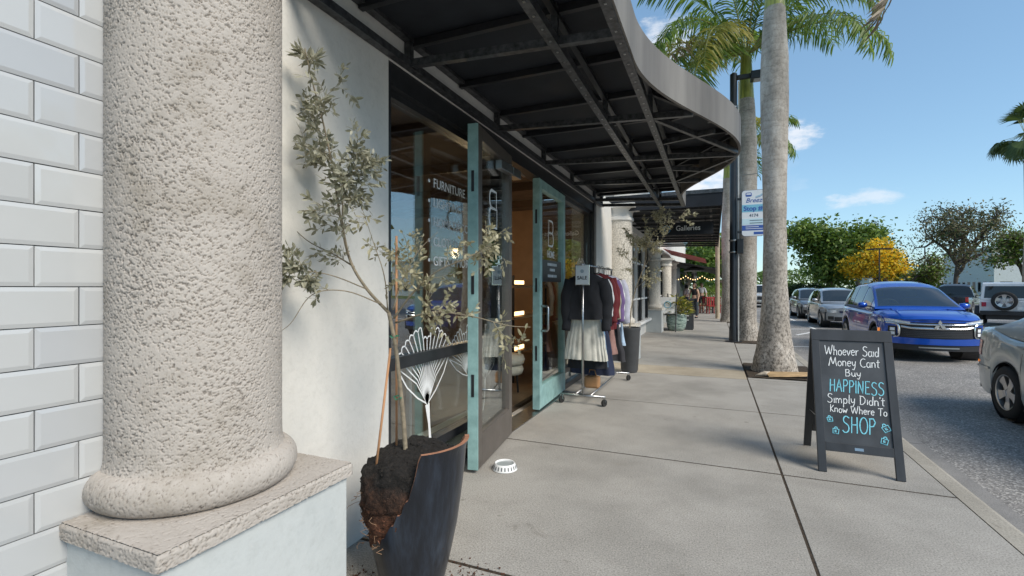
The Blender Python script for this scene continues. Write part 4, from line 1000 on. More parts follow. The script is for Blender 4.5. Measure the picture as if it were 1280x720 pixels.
def garment(kind, y, mat, label, cat='garment', top=1.70, length=.7, wid=.42, hem=None, sleeve=.58, folds=7, yaw=0.0, spread=.16):
    yaw += random.uniform(-.13, .13); t = thing(cat.replace(' ', '_'), label, cat, (RX + random.uniform(-.02, .02), y, top - random.uniform(0, .03)), yaw, 'garments on the clothes rack')
    ph = random.uniform(0, 6); hem = hem or wid * 1.12
    def L(p): return p
    body = MB(); rows = []; n = 34; m = 72
    for i in range(n + 1):
        s = i / n; z = -length * s
        if kind in ('top', 'dress'):
            hw = lerp(.055, wid / 2, min(1, (s * length / .11)) ** .6) if s * length < .11 else lerp(wid / 2, hem / 2, ((s * length - .11) / (length - .11)) ** 1.3)
            if kind == 'dress' and s * length > .11:
                q = (s * length - .11) / (length - .11); hw = interp([(0, wid / 2), (.3, wid / 2 * .82), (1, hem / 2)], q)
            th = .045 + .02 * s
        else:
            hw = lerp(wid / 2, hem / 2, s ** .7); th = .035 + .035 * s
        row = []
        for j in range(m):
            a = 2 * math.pi * j / m; w = 1 + (.0 if s < .12 else .30 * min(1, (s - .12) * 2) * math.sin(folds * a + ph + 1.2 * math.sin(s * 2.5 + ph)))
            x = hw * math.copysign(abs(math.cos(a)) ** .75, math.cos(a)); yy = th * w * math.sin(a) + .006 * math.sin(3 * a + ph)
            if kind == 'pleat': yy = th * math.sin(a) + .011 * math.sin(22 * a) * (0.2 + s); x += .006 * math.cos(22 * a) * s
            row.append((x, yy, z + .008 * math.sin(2 * a + ph) * s))
        rows.append(row)
    Q = np.array(rows).reshape(-1, 3); wr_ = fbm(Q * np.array([14, 14, 5]) + ph * 7, 3, 6) - .5; fall = np.clip(-Q[:, 2] / length * 2.5, .25, 1)
    Q[:, 1] += np.sign(Q[:, 1]) * wr_ * .045 * fall; Q[:, 0] *= 1 + (fbm(Q * np.array([3, 3, 7]) + ph, 2, 3) - .5) * .10
    body.grid([[tuple(p) for p in Q[i * m:(i + 1) * m]] for i in range(n + 1)], closed=True).build('body', mat, t, smooth=True, local=True)
    if sleeve and kind == 'top':
        for sd in (-1, 1):
            p0 = Vector((sd * (wid / 2 - .055), 0, -.10)); pts = [p0]; d = Vector((sd * spread * 1.5, -.05, -1)).normalized()
            for k in range(1, 9): pts.append(p0 + d * sleeve * k / 8 + Vector((sd * .03 * math.sin(k * .6), random.uniform(-.008, .008), 0)))
            mb = MB(); mb.tube(cspline(pts, 3), [lerp(.085, .055, i / 24) * (1 + .06 * math.sin(i * .8 + ph)) for i in range(25)], 14)
            mb.v = [(p[0], p[1] * .62, p[2]) for p in mb.v]; mb.build('sleeve', mat, t, smooth=True, local=True)
    if kind == 'trousers': pass
    hg = MB(); hg.tube([(-wid / 2 * .9, 0, -.075), (-.03, 0, .005), (0, 0, .012), (.03, 0, .005), (wid / 2 * .9, 0, -.075)], .007, 6)
    hg.tube([(0, 0, .01), (0, 0, RZ - top - .02), (.016, 0, RZ - top + .006), (.018, 0, RZ - top + .018), (.0, 0, RZ - top + .03), (-.02, 0, RZ - top + .02)], .0028, 5)
    hg.build('hanger', M('black_plastic', (.02, .02, .02), .4), t, local=True)
    return t
NAVY = cloth('black', (.014, .015, .019)); NAVY2 = cloth('navy', (.02, .028, .06)); IVORY = cloth('ivory', (.62, .60, .53), bs=90); DENIM = cloth('denim', (.13, .22, .33), vs=25, var=.35); RED = cloth('red', (.14, .018, .022)); LILAC = cloth('lilac', (.16, .10, .24)); WHT = cloth('white', (.62, .62, .62)); BEIGE = cloth('beige', (.45, .37, .28)); LAV = cloth('lavender', (.42, .42, .50)); SAGE = cloth('sage', (.35, .33, .24)); CHAR = cloth('charcoal', (.03, .03, .035)); ROSE = cloth('rose', (.28, .16, .14)); SKY = cloth('sky', (.34, .45, .58))
garment('top', 6.16, NAVY, 'black long sleeved jacket at the near end of the rack', 'jacket', 1.71, .60, .50, .58, .66, 5, .06, .10)
garment('pleat', 6.22, IVORY, 'ivory pleated skirt hanging below the black jacket', 'skirt', 1.16, .60, .33, .58, 0)
garment('dress', 6.32, NAVY, 'long black dress just behind the ivory skirt', 'dress', 1.70, 1.24, .40, .56, 0)
garment('skirt', 6.40, DENIM, 'mid blue denim skirt with its hem below the ivory skirt', 'skirt', 1.12, .66, .36, .50, 0, 0)
garment('top', 6.48, NAVY, 'black blouse with wide sleeves second from the near end', 'blouse', 1.70, .66, .46, .54, .62, 5, -.05, .12)
garment('skirt', 6.56, NAVY2, 'dark navy skirt hanging lowest near the rack post', 'skirt', .98, .66, .40, .62, 0)
garment('top', 6.68, WHT, 'white shirt squeezed between black blouse and red tops', 'shirt', 1.70, .62, .44, .46, .5, 5)
garment('top', 6.80, RED, 'dark red satin blouse, nearer of the two red tops', 'blouse', 1.71, .78, .47, .54, .6, 6, .1, .14)
garment('top', 6.90, RED, 'dark red satin blouse, farther of the two red tops', 'blouse', 1.71, .80, .48, .54, .55, 6, -.08, .14)
garment('dress', 6.99, ROSE, 'dusty rose dress with hem near the rack foot', 'dress', 1.70, 1.15, .40, .52, 0)
garment('top', 7.08, SAGE, 'olive beige cardigan in the middle of the rack', 'cardigan', 1.70, .70, .46, .50, .56, 6)
garment('top', 7.18, LILAC, 'purple knitted sweater in the middle of the rack', 'sweater', 1.69, .72, .47, .52, .6, 6, .08, .15)
garment('dress', 7.27, CHAR, 'charcoal dress with wide hem in the far half of the rack', 'dress', 1.70, 1.28, .42, .66, 0)
garment('top', 7.37, WHT, 'white cotton blouse in the far half of the rack', 'blouse', 1.70, .78, .48, .54, .58, 6, -.05, .15)
garment('dress', 7.46, BEIGE, 'beige long dress in the far half of the rack', 'dress', 1.70, 1.05, .43, .54, 0)
garment('top', 7.56, LAV, 'pale lavender blouse with long sleeve near the far end', 'blouse', 1.70, .74, .50, .54, .66, 6, .05, .15)
garment('dress', 7.66, SKY, 'light blue denim dress near the far end', 'dress', 1.70, 1.10, .44, .55, 0)
garment('top', 7.76, LAV, 'pale lavender shirt last on the rack', 'shirt', 1.70, .72, .50, .54, .64, 6, -.06, .15)
bb = thing('tan_bag', 'small tan leather bag on the rack base below the skirts', 'bag', (RX + .02, 6.5, .13))
MB().box(RX - .08, RX + .13, 6.42, 6.54, .135, .30).build('body', M('tan_leather', (.34, .18, .08), .5, var=.2), bb, bevel=.03)
MB().tube([(RX - .03, 6.48, .29), (RX - .01, 6.48, .38), (RX + .06, 6.48, .38), (RX + .08, 6.48, .29)], .008, 6).build('handle', MATS['tan_leather'], bb, smooth=True)

# tall grey pot with a second olive at the far end of the rack
GP = (-1.40, 8.72)
gp = thing('grey_planter', 'tall dark grey planter behind the far end of the clothes rack', 'planter', (*GP, 0))
MB().lathe([(.0, .02), (.13, .0), (.15, .05), (.185, .74), (.195, .76), (.195, .80), (.175, .80), (.17, .72), (0, .71)], 32, (*GP, 0)).build('body', M('grey_planter', (.06, .063, .068), .5, var=.15), gp, auto=True)
fw2, rt2 = frame_axes(*GP)
tw2 = Twigs((*GP, .7), fw2, rt2); _t1 = tw1; tw1 = tw2
ol2 = thing('olive_tree', 'sparse small olive tree in the tall grey planter before the gallery', 'tree', (*GP, .71))
P2 = tw2.P
tk = tw2.branch([P2(0, 0), P2(.03, .4), P2(.10, .75), P2(.22, 1.1), P2(.30, 1.35)], .012, .006)
for pts, nn, LL in (([P2(.22, 1.1), P2(.42, 1.45), P2(.62, 1.75), P2(.95, 2.15)], 12, .16), ([P2(.24, 1.15), P2(.30, 1.5), P2(.46, 1.85), P2(.55, 2.1)], 15, .2), ([P2(.1, .75), P2(.05, 1.1), P2(-.02, 1.4), P2(.05, 1.75)], 10, .17), ([P2(.28, 1.3), P2(.3, 1.55), P2(.25, 1.85)], 13, .2), ([P2(.12, .8), P2(.3, .95), P2(.55, 1.0)], 7, .15)):
    c = tw2.branch(pts, .005, .0015); dress(c, .25, 1, nn, LL, .95, 1.0, .042)
tw2.wood.build('trunk', BARK, ol2, smooth=True); tag(tw2.thin.build('twigs', TWIG, ol2, smooth=True), kind='stuff'); tw2.leaf.build('crown', OLV2, ol2, fix=False)
MB().lathe([(0, .715), (.17, .712)], 20, (*GP, 0)).build('soil', SOIL, ol2)

# ------------------------------------------------------------------ vehicles (local axes: x forward from the rear bumper, y left, z up)
def paint(name, c, metal=.35, rough=.32, flake=.12):
    m, n, l, b = newmat(name)
    l.new(ramp(n, l, noise(n, l, 3, 3), [(.3, tuple(x * (1 - flake) for x in c)), (.7, c)]), b.inputs['Base Color'])
    b.inputs['Metallic'].default_value = metal; b.inputs['Roughness'].default_value = rough; b.inputs['Coat Weight'].default_value = 1; b.inputs['Coat Roughness'].default_value = .03
    MATS[name] = m; return m
def carglass(name):
    m, n, l, b = newmat(name); b.inputs['Base Color'].default_value = (.012, .016, .018, 1); b.inputs['Roughness'].default_value = .02
    b.inputs['Specular IOR Level'].default_value = .6; b.inputs['Coat Weight'].default_value = .15; b.inputs['Coat Roughness'].default_value = .01; MATS[name] = m; return m
BLUE = paint('blue_car_paint', (.006, .085, .50), .4, .28); SILV = paint('silver_green_paint', (.47, .51, .51), .45, .32); SILV2 = paint('silver_paint', (.42, .44, .46), .6, .34); GREYP = paint('grey_car_paint', (.22, .24, .26), .6, .34); WHITEP = paint('white_car_paint', (.70, .71, .72), 0, .35); BLACKP = paint('black_car_paint', (.012, .012, .014), .1, .3)
CGL = carglass('car_glass'); WSG = glassmat('windshield_glass', (.62, .70, .72), .8, .16); TYRE = M('tyre_rubber', (.018, .018, .018), .8, var=.2, vs=20, bs=60, bst=.2); TRIM = M('black_trim', (.02, .02, .022), .5, var=.2); ALLOY = M('alloy_rim', (.50, .50, .50), .28, .9, var=.06)
HEAD = M('headlight_lens', (.62, .66, .70), .08, .3, var=.25, vs=14, coat=1); TAIL = M('red_tail_lens', (.42, .015, .015), .12, var=.3, vs=16, coat=1); AMBER = M('amber_lens', (.85, .22, .01), .2, var=.1, emit=((1, .3, .02), .25)); LAMPW = M('lamp_white', (.85, .87, .88), .15, var=.05)
def wheel_meshes(Rw, wd, kind):
    ty = MB().lathe([(Rw * .66, -wd / 2 + .01), (Rw * .9, -wd / 2), (Rw * .985, -wd / 2 + .03), (Rw, -wd / 2 + .06), (Rw, wd / 2 - .06), (Rw * .985, wd / 2 - .03), (Rw * .9, wd / 2), (Rw * .66, wd / 2 - .01)], 40, mt=Matrix.Rotation(R(-90), 4, 'X')).mesh('tyre', TYRE, True)
    rm = MB(); mt = Matrix.Rotation(R(-90), 4, 'X'); r1 = Rw * .68
    rm.lathe([(r1, wd / 2 - .02), (r1 * .99, wd / 2 - .006), (r1 * .93, wd / 2 - .012), (r1 * .9, wd / 2 - .06), (r1 * .88, -wd / 2 + .03)], 40, mt=mt)
    rm.lathe([(0, wd / 2 - .035), (r1 * .2, wd / 2 - .035), (r1 * .24, wd / 2 - .05), (r1 * .24, wd / 2 - .08)], 20, mt=mt)
    for k in range(5):
        a = 2 * math.pi * k / 5 + math.pi / 2; ca, sa = math.cos(a), math.sin(a)
        def sp(rad, off, dep): return (rad * ca - off * sa, wd / 2 - dep, rad * sa + off * ca)
        w0, w1 = r1 * .17, r1 * .27
        top = [sp(r1 * .18, -w0, .03), sp(r1 * .18, w0, .03), sp(r1 * .55, w1 * .72, .032), sp(r1 * .95, w1 * 1.15, .02), sp(r1 * .95, -w1 * 1.15, .02), sp(r1 * .55, -w1 * .72, .032)]
        bot = [(p[0], p[1] - .04, p[2]) for p in top]
        rm.add(top + bot, [tuple(range(6)), tuple(range(11, 5, -1))] + [(i, 6 + i, 6 + (i + 1) % 6, (i + 1) % 6) for i in range(6)])
    rmm = rm.mesh('rim', ALLOY)
    bk = MB().lathe([(0, wd / 2 - .09), (r1 * .9, wd / 2 - .09)], 24, mt=mt).mesh('brake', TRIM)
    return ty, rmm, bk
WHEELS = {}
class Car:
    def __init__(s, name, label, cat, L, W, spec, loc, rz, mat, group=None):
        """loc = ground point under the middle of the car"""
        s.L, s.W, s.sp, s.mat = L, W, spec, mat
        s.root = thing(name, label, cat, loc, rz, group); s.body()
    def hw(s, x): return interp(s.sp['plan'], x / s.L) * s.W / 2
    def top(s, x): return interp(s.sp['top'], x)
    def roof(s, x): return interp(s.sp['roof'], x)
    def low(s, x):
        z = s.sp.get('sill', .24); e = min(x, s.L - x)
        if e < .35: z = lerp(z + .06, z, max(0, e) / .35)
        for xw in (s.sp['xr'], s.sp['xf']):
            Ra = s.sp['Ra']
            if abs(x - xw) < Ra: z = max(z, s.sp['Rw'] + math.sqrt(Ra * Ra - (x - xw) ** 2))
        return z
    def bowx(s, x, y):
        w = s.W / 2; k = (min(1, abs(y) / w)) ** 2.6
        fr = max(0, 1 - (s.L - x) / 1.1); rr = max(0, 1 - x / .9)
        return x - s.sp.get('bowf', .22) * k * fr ** 1.5 + s.sp.get('bowr', .16) * k * rr ** 1.5
    def section(s, x):
        w, zl_, zt = s.hw(x), s.low(x), s.top(x); zs = zt - s.sp.get('shoulder', .07)
        P = []
        for t, f in ((0, .955), (.12, .985), (.3, .998), (.5, 1.0), (.68, .992), (.80, .972), (.88, .978), (.96, .962), (1.0, .945)): P.append((w * f, lerp(zl_, zs, t)))
        P += [(w * .915, zs + (zt - zs) * .45), (w * .84, zs + (zt - zs) * .78), (w * .6, zt), (w * .3, zt + .012), (0, zt + .016)]
        return P
    def body(s):
        xs = sorted(set([round(v, 3) for v in np.linspace(0, s.L, 70)] + [round(xw + s.sp['Ra'] * q, 3) for xw in (s.sp['xr'], s.sp['xf']) for q in np.linspace(-1, 1, 21)]))
        mb = MB(); rows = []
        for x in xs:
            h = s.section(x); row = [(s.bowx(x, y) - s.L / 2, y, z) for y, z in h] + [(s.bowx(x, y) - s.L / 2, -y, z) for y, z in h[-2::-1]]
            rows.append(row)
        mb.grid(rows)
        for x in (xs[0], xs[-1]):                                # bumper faces
            h = s.section(x); P = []
            for y, z in h[:9] + [h[10], h[11]]:
                P.append([(s.bowx(x, y * q) - s.L / 2, y * q, z) for q in np.linspace(-1, 1, 13)])
            mb.grid(P)
        s.bo = mb.build('body', s.mat, s.root, local=True, auto=True)
        ub = MB().box(.25 - s.L / 2, s.L / 2 - .25, -s.W / 2 * .90, s.W / 2 * .90, .26, .62)
        ub.build('underbody', TRIM, s.root, local=True)
        # cabin
        g0, g1 = s.sp['roof'][0][0], s.sp['roof'][-1][0]; rows = []
        gx = np.linspace(g0, g1, 60)
        for x in gx: rows.append(s.cabin_row(x))
        cbm = MB().grid(rows); ow = s.sp.get('open_ws')
        if ow:                                                   # leave the windshield opening free
            nc = len(rows[0]); cbm.f = [f for f in cbm.f if not (ow[0] < .5 * (gx[f[0] // nc] + gx[f[2] // nc]) < ow[1] and 7 <= f[0] % nc <= nc - 9)]
        cb = cbm.build('cabin', s.mat, s.root, local=True, auto=True)
        tt = s.sp.get('tt', .87)
        for a, b_ in s.sp['side']:
            for sd in (-1, 1):
                P = []
                for x in np.linspace(a, b_, 14): P.append([(x - s.L / 2, sd * (s.side_y(x, t) + .005), s.bz(x) + t * s.h(x)) for t in np.linspace(.10, tt, 6)])
                MB().grid(P).build('side_window', CGL, s.root, local=True, smooth=True)
        for key, nm in (('ws', 'windshield'), ('rw', 'rear_window')):
            if key not in s.sp: continue
            a, b_ = s.sp[key]; P = []
            for x in np.linspace(a, b_, 12):
                wr = s.wr(x) - (.02 if key == 'ws' and ow else .055); up = .012
                P.append([(x - s.L / 2 + (.01 if key == 'ws' else -.01), y, s.topz(x, y) + up) for y in np.linspace(-wr, wr, 11)])
            MB().grid(P).build(nm, WSG if (key == 'ws' and ow) else CGL, s.root, local=True, smooth=True)
        key = (s.sp['Rw'], s.sp.get('wd', .21))
        if key not in WHEELS: WHEELS[key] = wheel_meshes(*key, 'five')
        for xw in (s.sp['xr'], s.sp['xf']):
            for sd in (-1, 1):
                o = bpy.data.objects.new('wheel', WHEELS[key][0]); col.objects.link(o); o.parent = s.root
                o.location = (xw - s.L / 2, sd * (s.W / 2 - .115), s.sp['Rw']); o.rotation_euler = (0, random.uniform(0, 1), 0 if sd > 0 else math.pi)
                inst('rim', WHEELS[key][1], o); inst('brake_disc', WHEELS[key][2], o)
            for sd in (-1, 1):                                   # wheel-arch lip
                lp = MB(); Ra = s.sp['Ra']; n = 20; P = []
                for k in range(n + 1):
                    x = xw + Ra * math.cos(math.pi * k / n); z = s.sp['Rw'] + Ra * math.sin(math.pi * k / n)
                    if z < s.sp.get('sill', .24): z = s.sp.get('sill', .24)
                    y = s.hw(x) * .972
                    P.append([(x - s.L / 2, sd * (y + .006), z), (x - s.L / 2, sd * (y - .1), z - .004)])
                    if s.sp.get('lip'): 
                        x2 = xw + (Ra + .045) * math.cos(math.pi * k / n); z2 = s.sp['Rw'] + (Ra + .045) * math.sin(math.pi * k / n); P[-1] = [(x2 - s.L / 2, sd * (s.hw(x2) * .992 + .006), max(z2, .25))] + P[-1]
                lp.grid(P).build('wheel_arch', TRIM, s.root, local=True, smooth=False)
                wl_ = MB(); wl_.lathe([(Ra * .99, 0), (Ra * .99, .3), (0, .3)], 24, mt=Matrix.Translation((xw - s.L / 2, sd * (s.hw(xw) * .97), s.sp['Rw'])) @ Matrix.Rotation(R(90 * sd), 4, 'X')); wl_.build('wheel_well', TRIM, s.root, local=True)
        seam = MB()
        for x in s.sp.get('seams', ()):
            for sd in (-1, 1):
                pts = [(x + dx - s.L / 2, sd * (s.sec_y(x, z) + .003), z) for z, dx in ((.34, .02), (.5, 0), (.7, 0), (s.top(x) - .09, .01))]
                seam.ribbon(pts, .008, (0, sd, 0))
        if seam.v: seam.build('door_gap', TRIM, s.bo, local=True, fix=False)
        for x in s.sp.get('handles', ()):
            for sd in (-1, 1):
                z = s.top(x) - .15; y = s.sec_y(x, z)
                MB().tube([(x - .09 - s.L / 2, sd * y, z), (x - .07 - s.L / 2, sd * (y + .03), z), (x + .07 - s.L / 2, sd * (y + .03), z), (x + .09 - s.L / 2, sd * y, z)], .013, 6).build('door_handle', s.mat, s.root, local=True, smooth=True)
        if 'mirror' in s.sp:
            x = s.sp['mirror']; z = s.top(x) + .10
            for sd in (-1, 1):
                y = s.hw(x) * .93
                mm = MB().lathe([(0, -.10), (.055, -.085), (.085, 0), (.07, .085), (0, .10)], 16, mt=Matrix.Translation((x - s.L / 2, sd * (y + .13), z)) @ Matrix.Diagonal((.85, 1, .85, 1)) @ Matrix.Rotation(R(90), 4, 'X'))
                mo = mm.build('wing_mirror', s.mat, s.root, local=True, smooth=True)
                MB().bar((x - s.L / 2, sd * (y - .02), z - .03), (x - s.L / 2, sd * (y + .08), z - .02), .06, .03).build('stalk', TRIM, mo, local=True)
    def sec_y(s, x, z):
        P = s.section(x)
        for (y0, z0), (y1, z1) in zip(P, P[1:]):
            if z0 <= z <= z1 and z1 > z0: return lerp(y0, y1, (z - z0) / (z1 - z0))
        return P[4][0]
    def bz(s, x): return s.top(x) - s.sp.get('shoulder', .07) * .5
    def h(s, x): return max(.004, s.roof(x) - s.bz(x))
    def wbelt(s, x): return s.hw(x) * .925
    def side_y(s, x, t): return s.wbelt(x) - s.sp.get('tumble', .33) * s.h(x) * (t ** 1.25)
    def wr(s, x): return s.side_y(x, .90) - .012
    def topz(s, x, y):
        q = min(1, abs(y) / s.wr(x)); h = s.h(x); return s.bz(x) + h * (1 - .085 * q ** 5) + .025 * (1 - q * q) * min(1, h / .25)
    def cabin_row(s, x):
        half = [(s.side_y(x, t), s.bz(x) + t * s.h(x)) for t in (0, .2, .4, .6, .75, .87)]
        half += [(s.wr(x) * q, s.topz(x, s.wr(x) * q)) for q in (1, .94, .85, .7, .5, .25, 0)]
        return [(x - s.L / 2, y, z) for y, z in half] + [(x - s.L / 2, -y, z) for y, z in half[-2::-1]]
    def face(s, name, mat, y0, y1, zb_, zt_, off=.004, thick=.02, front=True, n=10, parent=None, inset=0):
        """panel that follows the bumper face; zb_, zt_ = functions of y"""
        fx = lambda y, z, o: ((s.bowx(s.L, y) + o - s.L / 2) if front else (s.bowx(0, y) - o - s.L / 2), y, z + s.sp.get('dz', 0))
        lim = s.hw(s.L if front else 0) * .985; y0, y1 = max(-lim, min(lim, y0)), max(-lim, min(lim, y1)); ys_ = np.linspace(y0, y1, n); mb = MB(); nz = 3
        A_ = [[fx(y, lerp(zb_(y), zt_(y), k / nz), off) for k in range(nz + 1)] for y in ys_]; mb.grid(A_)
        B_ = [[fx(y, lerp(zb_(y), zt_(y), k / nz), off - thick) for k in range(nz + 1)] for y in ys_]
        for r_ in (0, n - 1): mb.grid([A_[r_], B_[r_]])
        for c_ in (0, nz): mb.grid([[A_[i][c_] for i in range(n)], [B_[i][c_] for i in range(n)]])
        return mb.build(name, mat, parent or s.root, local=True, auto=True)
    def corner_light(s, name, mat, x0, x1, z0, z1, sd, off=.006, dz=0):
        """lamp wrapped on the body side between x0 and x1"""
        P = []
        for x in np.linspace(x0, x1, 8):
            P.append([(s.bowx(x, s.sec_y(x, z)) - s.L / 2, sd * (s.sec_y(x, z) + off), z + dz * (x - x0) / (x1 - x0)) for z in np.linspace(z0, z1, 5)])
        return MB().grid(P).build(name, mat, s.root, local=True, smooth=True)

C = lambda v: (lambda y: v)
# --- blue crossover facing the viewer
spec = dict(plan=[(0, .90), (.06, .97), (.2, 1.0), (.8, 1.0), (.92, .985), (.97, .965), (1, .95)], top=[(0, 1.06), (.15, 1.10), (.8, 1.10), (3.05, 1.06), (3.2, 1.09), (3.8, 1.065), (4.15, 1.01), (4.30, .95), (4.36, .90)],
            roof=[(.05, 1.05), (.25, 1.40), (.55, 1.62), (1.0, 1.70), (1.8, 1.73), (2.2, 1.68), (2.42, 1.61), (2.6, 1.52), (3.3, 1.09)], xr=.80, xf=3.47, Ra=.41, Rw=.345, wd=.225, sill=.27, side=[(.62, 1.30), (1.38, 2.08), (2.16, 2.86)], ws=(2.46, 3.22), open_ws=(2.47, 3.20), rw=(.10, .45),
            seams=(1.05, 2.02, 2.98), handles=(1.25, 2.2), mirror=2.85, lip=True, bowf=.42, tumble=.36, dz=.05)
suv = Car('blue_suv', 'bright blue suv with chrome grille coming up the street', 'car', 4.36, 1.83, spec, (4.36, 15.0, road_z(4.36)), R(-90), BLUE)
s = suv
def stroke(c, pts, w, mat, name, off=.03, th=.03):
    P = cspline([(0, a, b_) for a, b_ in pts], 5); mb = MB(); rows = []
    for i, p in enumerate(P):
        t = (P[min(i + 1, len(P) - 1)] - P[max(i - 1, 0)]).normalized(); n = Vector((0, -t.z, t.y)) * w / 2
        rows.append([(c.bowx(c.L, q.y) - c.L / 2 + o, q.y, q.z + c.sp.get('dz', 0)) for q, o in ((p - n, off - th), (p - n, off), (p, off + .012), (p + n, off), (p + n, off - th))])
    return mb.grid(rows).build(name, mat, c.root, local=True, auto=True)
s.face('grille', TRIM, -.64, .64, C(.45), lambda y: .80 - .02 * abs(y), .006, .03, n=14)
stroke(s, [(-.78, .795), (-.6, .765), (-.3, .752), (0, .75), (.3, .752), (.6, .765), (.78, .795)], .028, CHROME, 'chrome_bar')
stroke(s, [(-.62, .70), (-.45, .672), (-.2, .668), (0, .668), (.2, .668), (.45, .672), (.62, .70)], .040, CHROME, 'chrome_bar')
s.face('lower_grille', TRIM, -.60, .60, C(.465), C(.635), .016, .03, n=14)
for k in range(4): s.face('grille_slat', M('grille_slat_black', (.045, .045, .05), .4), -.56, .56, C(.485 + .036 * k), C(.497 + .036 * k), .022, .01, n=12)
s.face('bumper', BLUE, -.80, .80, C(.325), lambda y: .445 + .03 * abs(y), .035, .07, n=20)
s.face('lower_lip', TRIM, -.80, .80, C(.20), C(.32), .015, .07, n=20)
s.face('skid_plate', STEEL, -.34, .34, C(.25), C(.275), .03, .03, n=8)
for sd in (-1, 1):
    o = s.face('headlight', HEAD, sd * .47, sd * .84, lambda y: .765 + .10 * (abs(y) - .5), lambda y: .81 + .16 * (abs(y) - .5), .014, .04, n=8)
    s.face('lamp_strip', LAMPW, sd * .52, sd * .83, lambda y: .776 + .11 * (abs(y) - .5), lambda y: .788 + .11 * (abs(y) - .5), .018, .01, parent=o, n=6)
    s.corner_light('headlight', HEAD, 3.86, 4.30, .84, .91, sd, dz=-.02)
    stroke(s, [(sd * .84, .77), (sd * .74, .765), (sd * .665, .73), (sd * .645, .66), (sd * .645, .55), (sd * .665, .49), (sd * .73, .465)], .034, CHROME, 'chrome_bracket', .032)
    f_ = s.face('fog_cluster', TRIM, sd * .68, sd * .80, C(.48), C(.70), .02, .05, n=6)
    for z in (.51, .60): s.face('fog_lamp', LAMPW, sd * .705, sd * .775, C(z), C(z + .065), .027, .02, n=4, parent=f_)
    s.corner_light('marker_light', AMBER, 3.98, 4.17, .60, .68, sd, .012)
    s.corner_light('side_strip', CHROME, 3.95, 4.2, .47, .483, sd, .012)
    hr = MB().ribbon([(x - s.L / 2, sd * lerp(.52, .60, (x - 3.2) / 1.1), s.top(x) + .018) for x in np.linspace(3.28, 4.12, 9)], [.03] * 9, (0, 0, 1)); hr.build('bonnet_crease', BLUE, s.bo, local=True)
s.face('bonnet_gap', TRIM, -.80, .80, lambda y: .822 + .03 * abs(y), lambda y: .83 + .03 * abs(y), .006, .01, n=16)
em = MB()                                                     # three-diamond emblem
for a in (90, 210, 330):
    d = Vector((math.cos(R(a)), math.sin(R(a)))); p = Vector((-d.y, d.x)); q = [Vector((0, 0)), d * .06 + p * .035, d * .12, d * .06 - p * .035]
    em.solid([(v.x, v.y) for v in q], lambda a_, b_, t: (s.L / 2 + t, a_, .785 + b_), .05, .065)
em.build('emblem', CHROME, s.root, local=True)
INT = M('car_interior', (.03, .03, .033), .8, var=.2); 
MB().box(.7 - s.L / 2, 3.22 - s.L / 2, -.70, .70, 1.085, 1.10).build('parcel_floor', INT, s.root, local=True); MB().box(2.62 - s.L / 2, 3.14 - s.L / 2, -.66, .66, 1.10, 1.135).build('dashboard', INT, s.root, local=True, bevel=.02)
SEAT = M('car_seat', (.075, .075, .08), .85, var=.15)
for yy in (-.36, .36):
    so_ = MB().box(1.62 - s.L / 2, 1.78 - s.L / 2, yy - .23, yy + .23, 1.10, 1.33).build('seat', SEAT, s.root, local=True, bevel=.06); MB().box(1.60 - s.L / 2, 1.70 - s.L / 2, yy - .12, yy + .12, 1.36, 1.54).build('headrest', SEAT, so_, local=True, bevel=.04)
MB().tube([(2.52 - s.L / 2 + .04 * math.sin(a), -.36 + .19 * math.cos(a), 1.13 + .17 * math.sin(a)) for a in np.linspace(0, math.pi, 15)], .014, 6).build('steering_wheel', INT, s.root, local=True)
MB().box(2.40 - s.L / 2, 2.43 - s.L / 2, -.12, .12, 1.50, 1.56).build('rear_view_mirror', INT, s.root, local=True, bevel=.01)
wp = MB(); wp.tube([(3.16 - s.L / 2, .1, 1.13), (3.0 - s.L / 2, -.55, 1.235)], .008, 5); wp.tube([(3.18 - s.L / 2, .62, 1.10), (3.04 - s.L / 2, .1, 1.23)], .008, 5); wp.build('wiper', TRIM, s.root, local=True)

# --- grey-green sedan seen from its rear quarter
spec = dict(plan=[(0, .86), (.03, .94), (.1, .98), (.25, 1.0), (.8, 1.0), (.95, .95), (1, .86)], top=[(0, 1.03), (.06, 1.08), (.55, 1.10), (1.0, 1.02), (2.0, .94), (3.2, .93), (3.4, .95), (4.2, .80), (4.5, .68)],
            roof=[(.62, 1.09), (.95, 1.21), (1.35, 1.40), (1.75, 1.47), (2.2, 1.48), (2.7, 1.40), (3.45, .95)], xr=1.0, xf=3.6, Ra=.36, Rw=.318, wd=.205, sill=.22, side=[(1.28, 1.98), (2.06, 2.98)], ws=(2.76, 3.36), rw=(.72, 1.32), seams=(1.36, 2.02, 3.1), handles=(1.55, 2.3), mirror=2.95, tumble=.42, bowr=.24, shoulder=.06)
sed = Car('silver_sedan', 'grey green silver sedan cut off by the right picture edge', 'car', 4.5, 1.74, spec, (4.10, 6.45, road_z(4.10)), R(-90), SILV)
s = sed
for sd in (-1, 1):
    o = s.face('tail_light', TAIL, sd * .50, sd * .83, C(.70), lambda y: .90 + .03 * (abs(y) - .5), .012, .04, front=False, n=6)
    s.face('reverse_lamp', LAMPW, sd * .52, sd * .62, C(.72), C(.80), .016, .01, front=False, n=4, parent=o)
    s.corner_light('tail_light', TAIL, .04, .28, .70, .90, sd); s.corner_light('reflector', AMBER, .06, .18, .60, .63, sd)
    s.corner_light('bumper_moulding', SILV, .05, .62, .545, .575, sd, .014)
    s.face('bumper_moulding', SILV, sd * .1, sd * .80, C(.545), C(.575), .02, .02, front=False, n=8)
s.face('bumper', SILV, -.80, .80, C(.26), C(.54), .03, .05, front=False, n=14)
s.face('licence_plate', WHITE, -.16, .16, C(.72), C(.86), .02, .01, front=False, n=3)
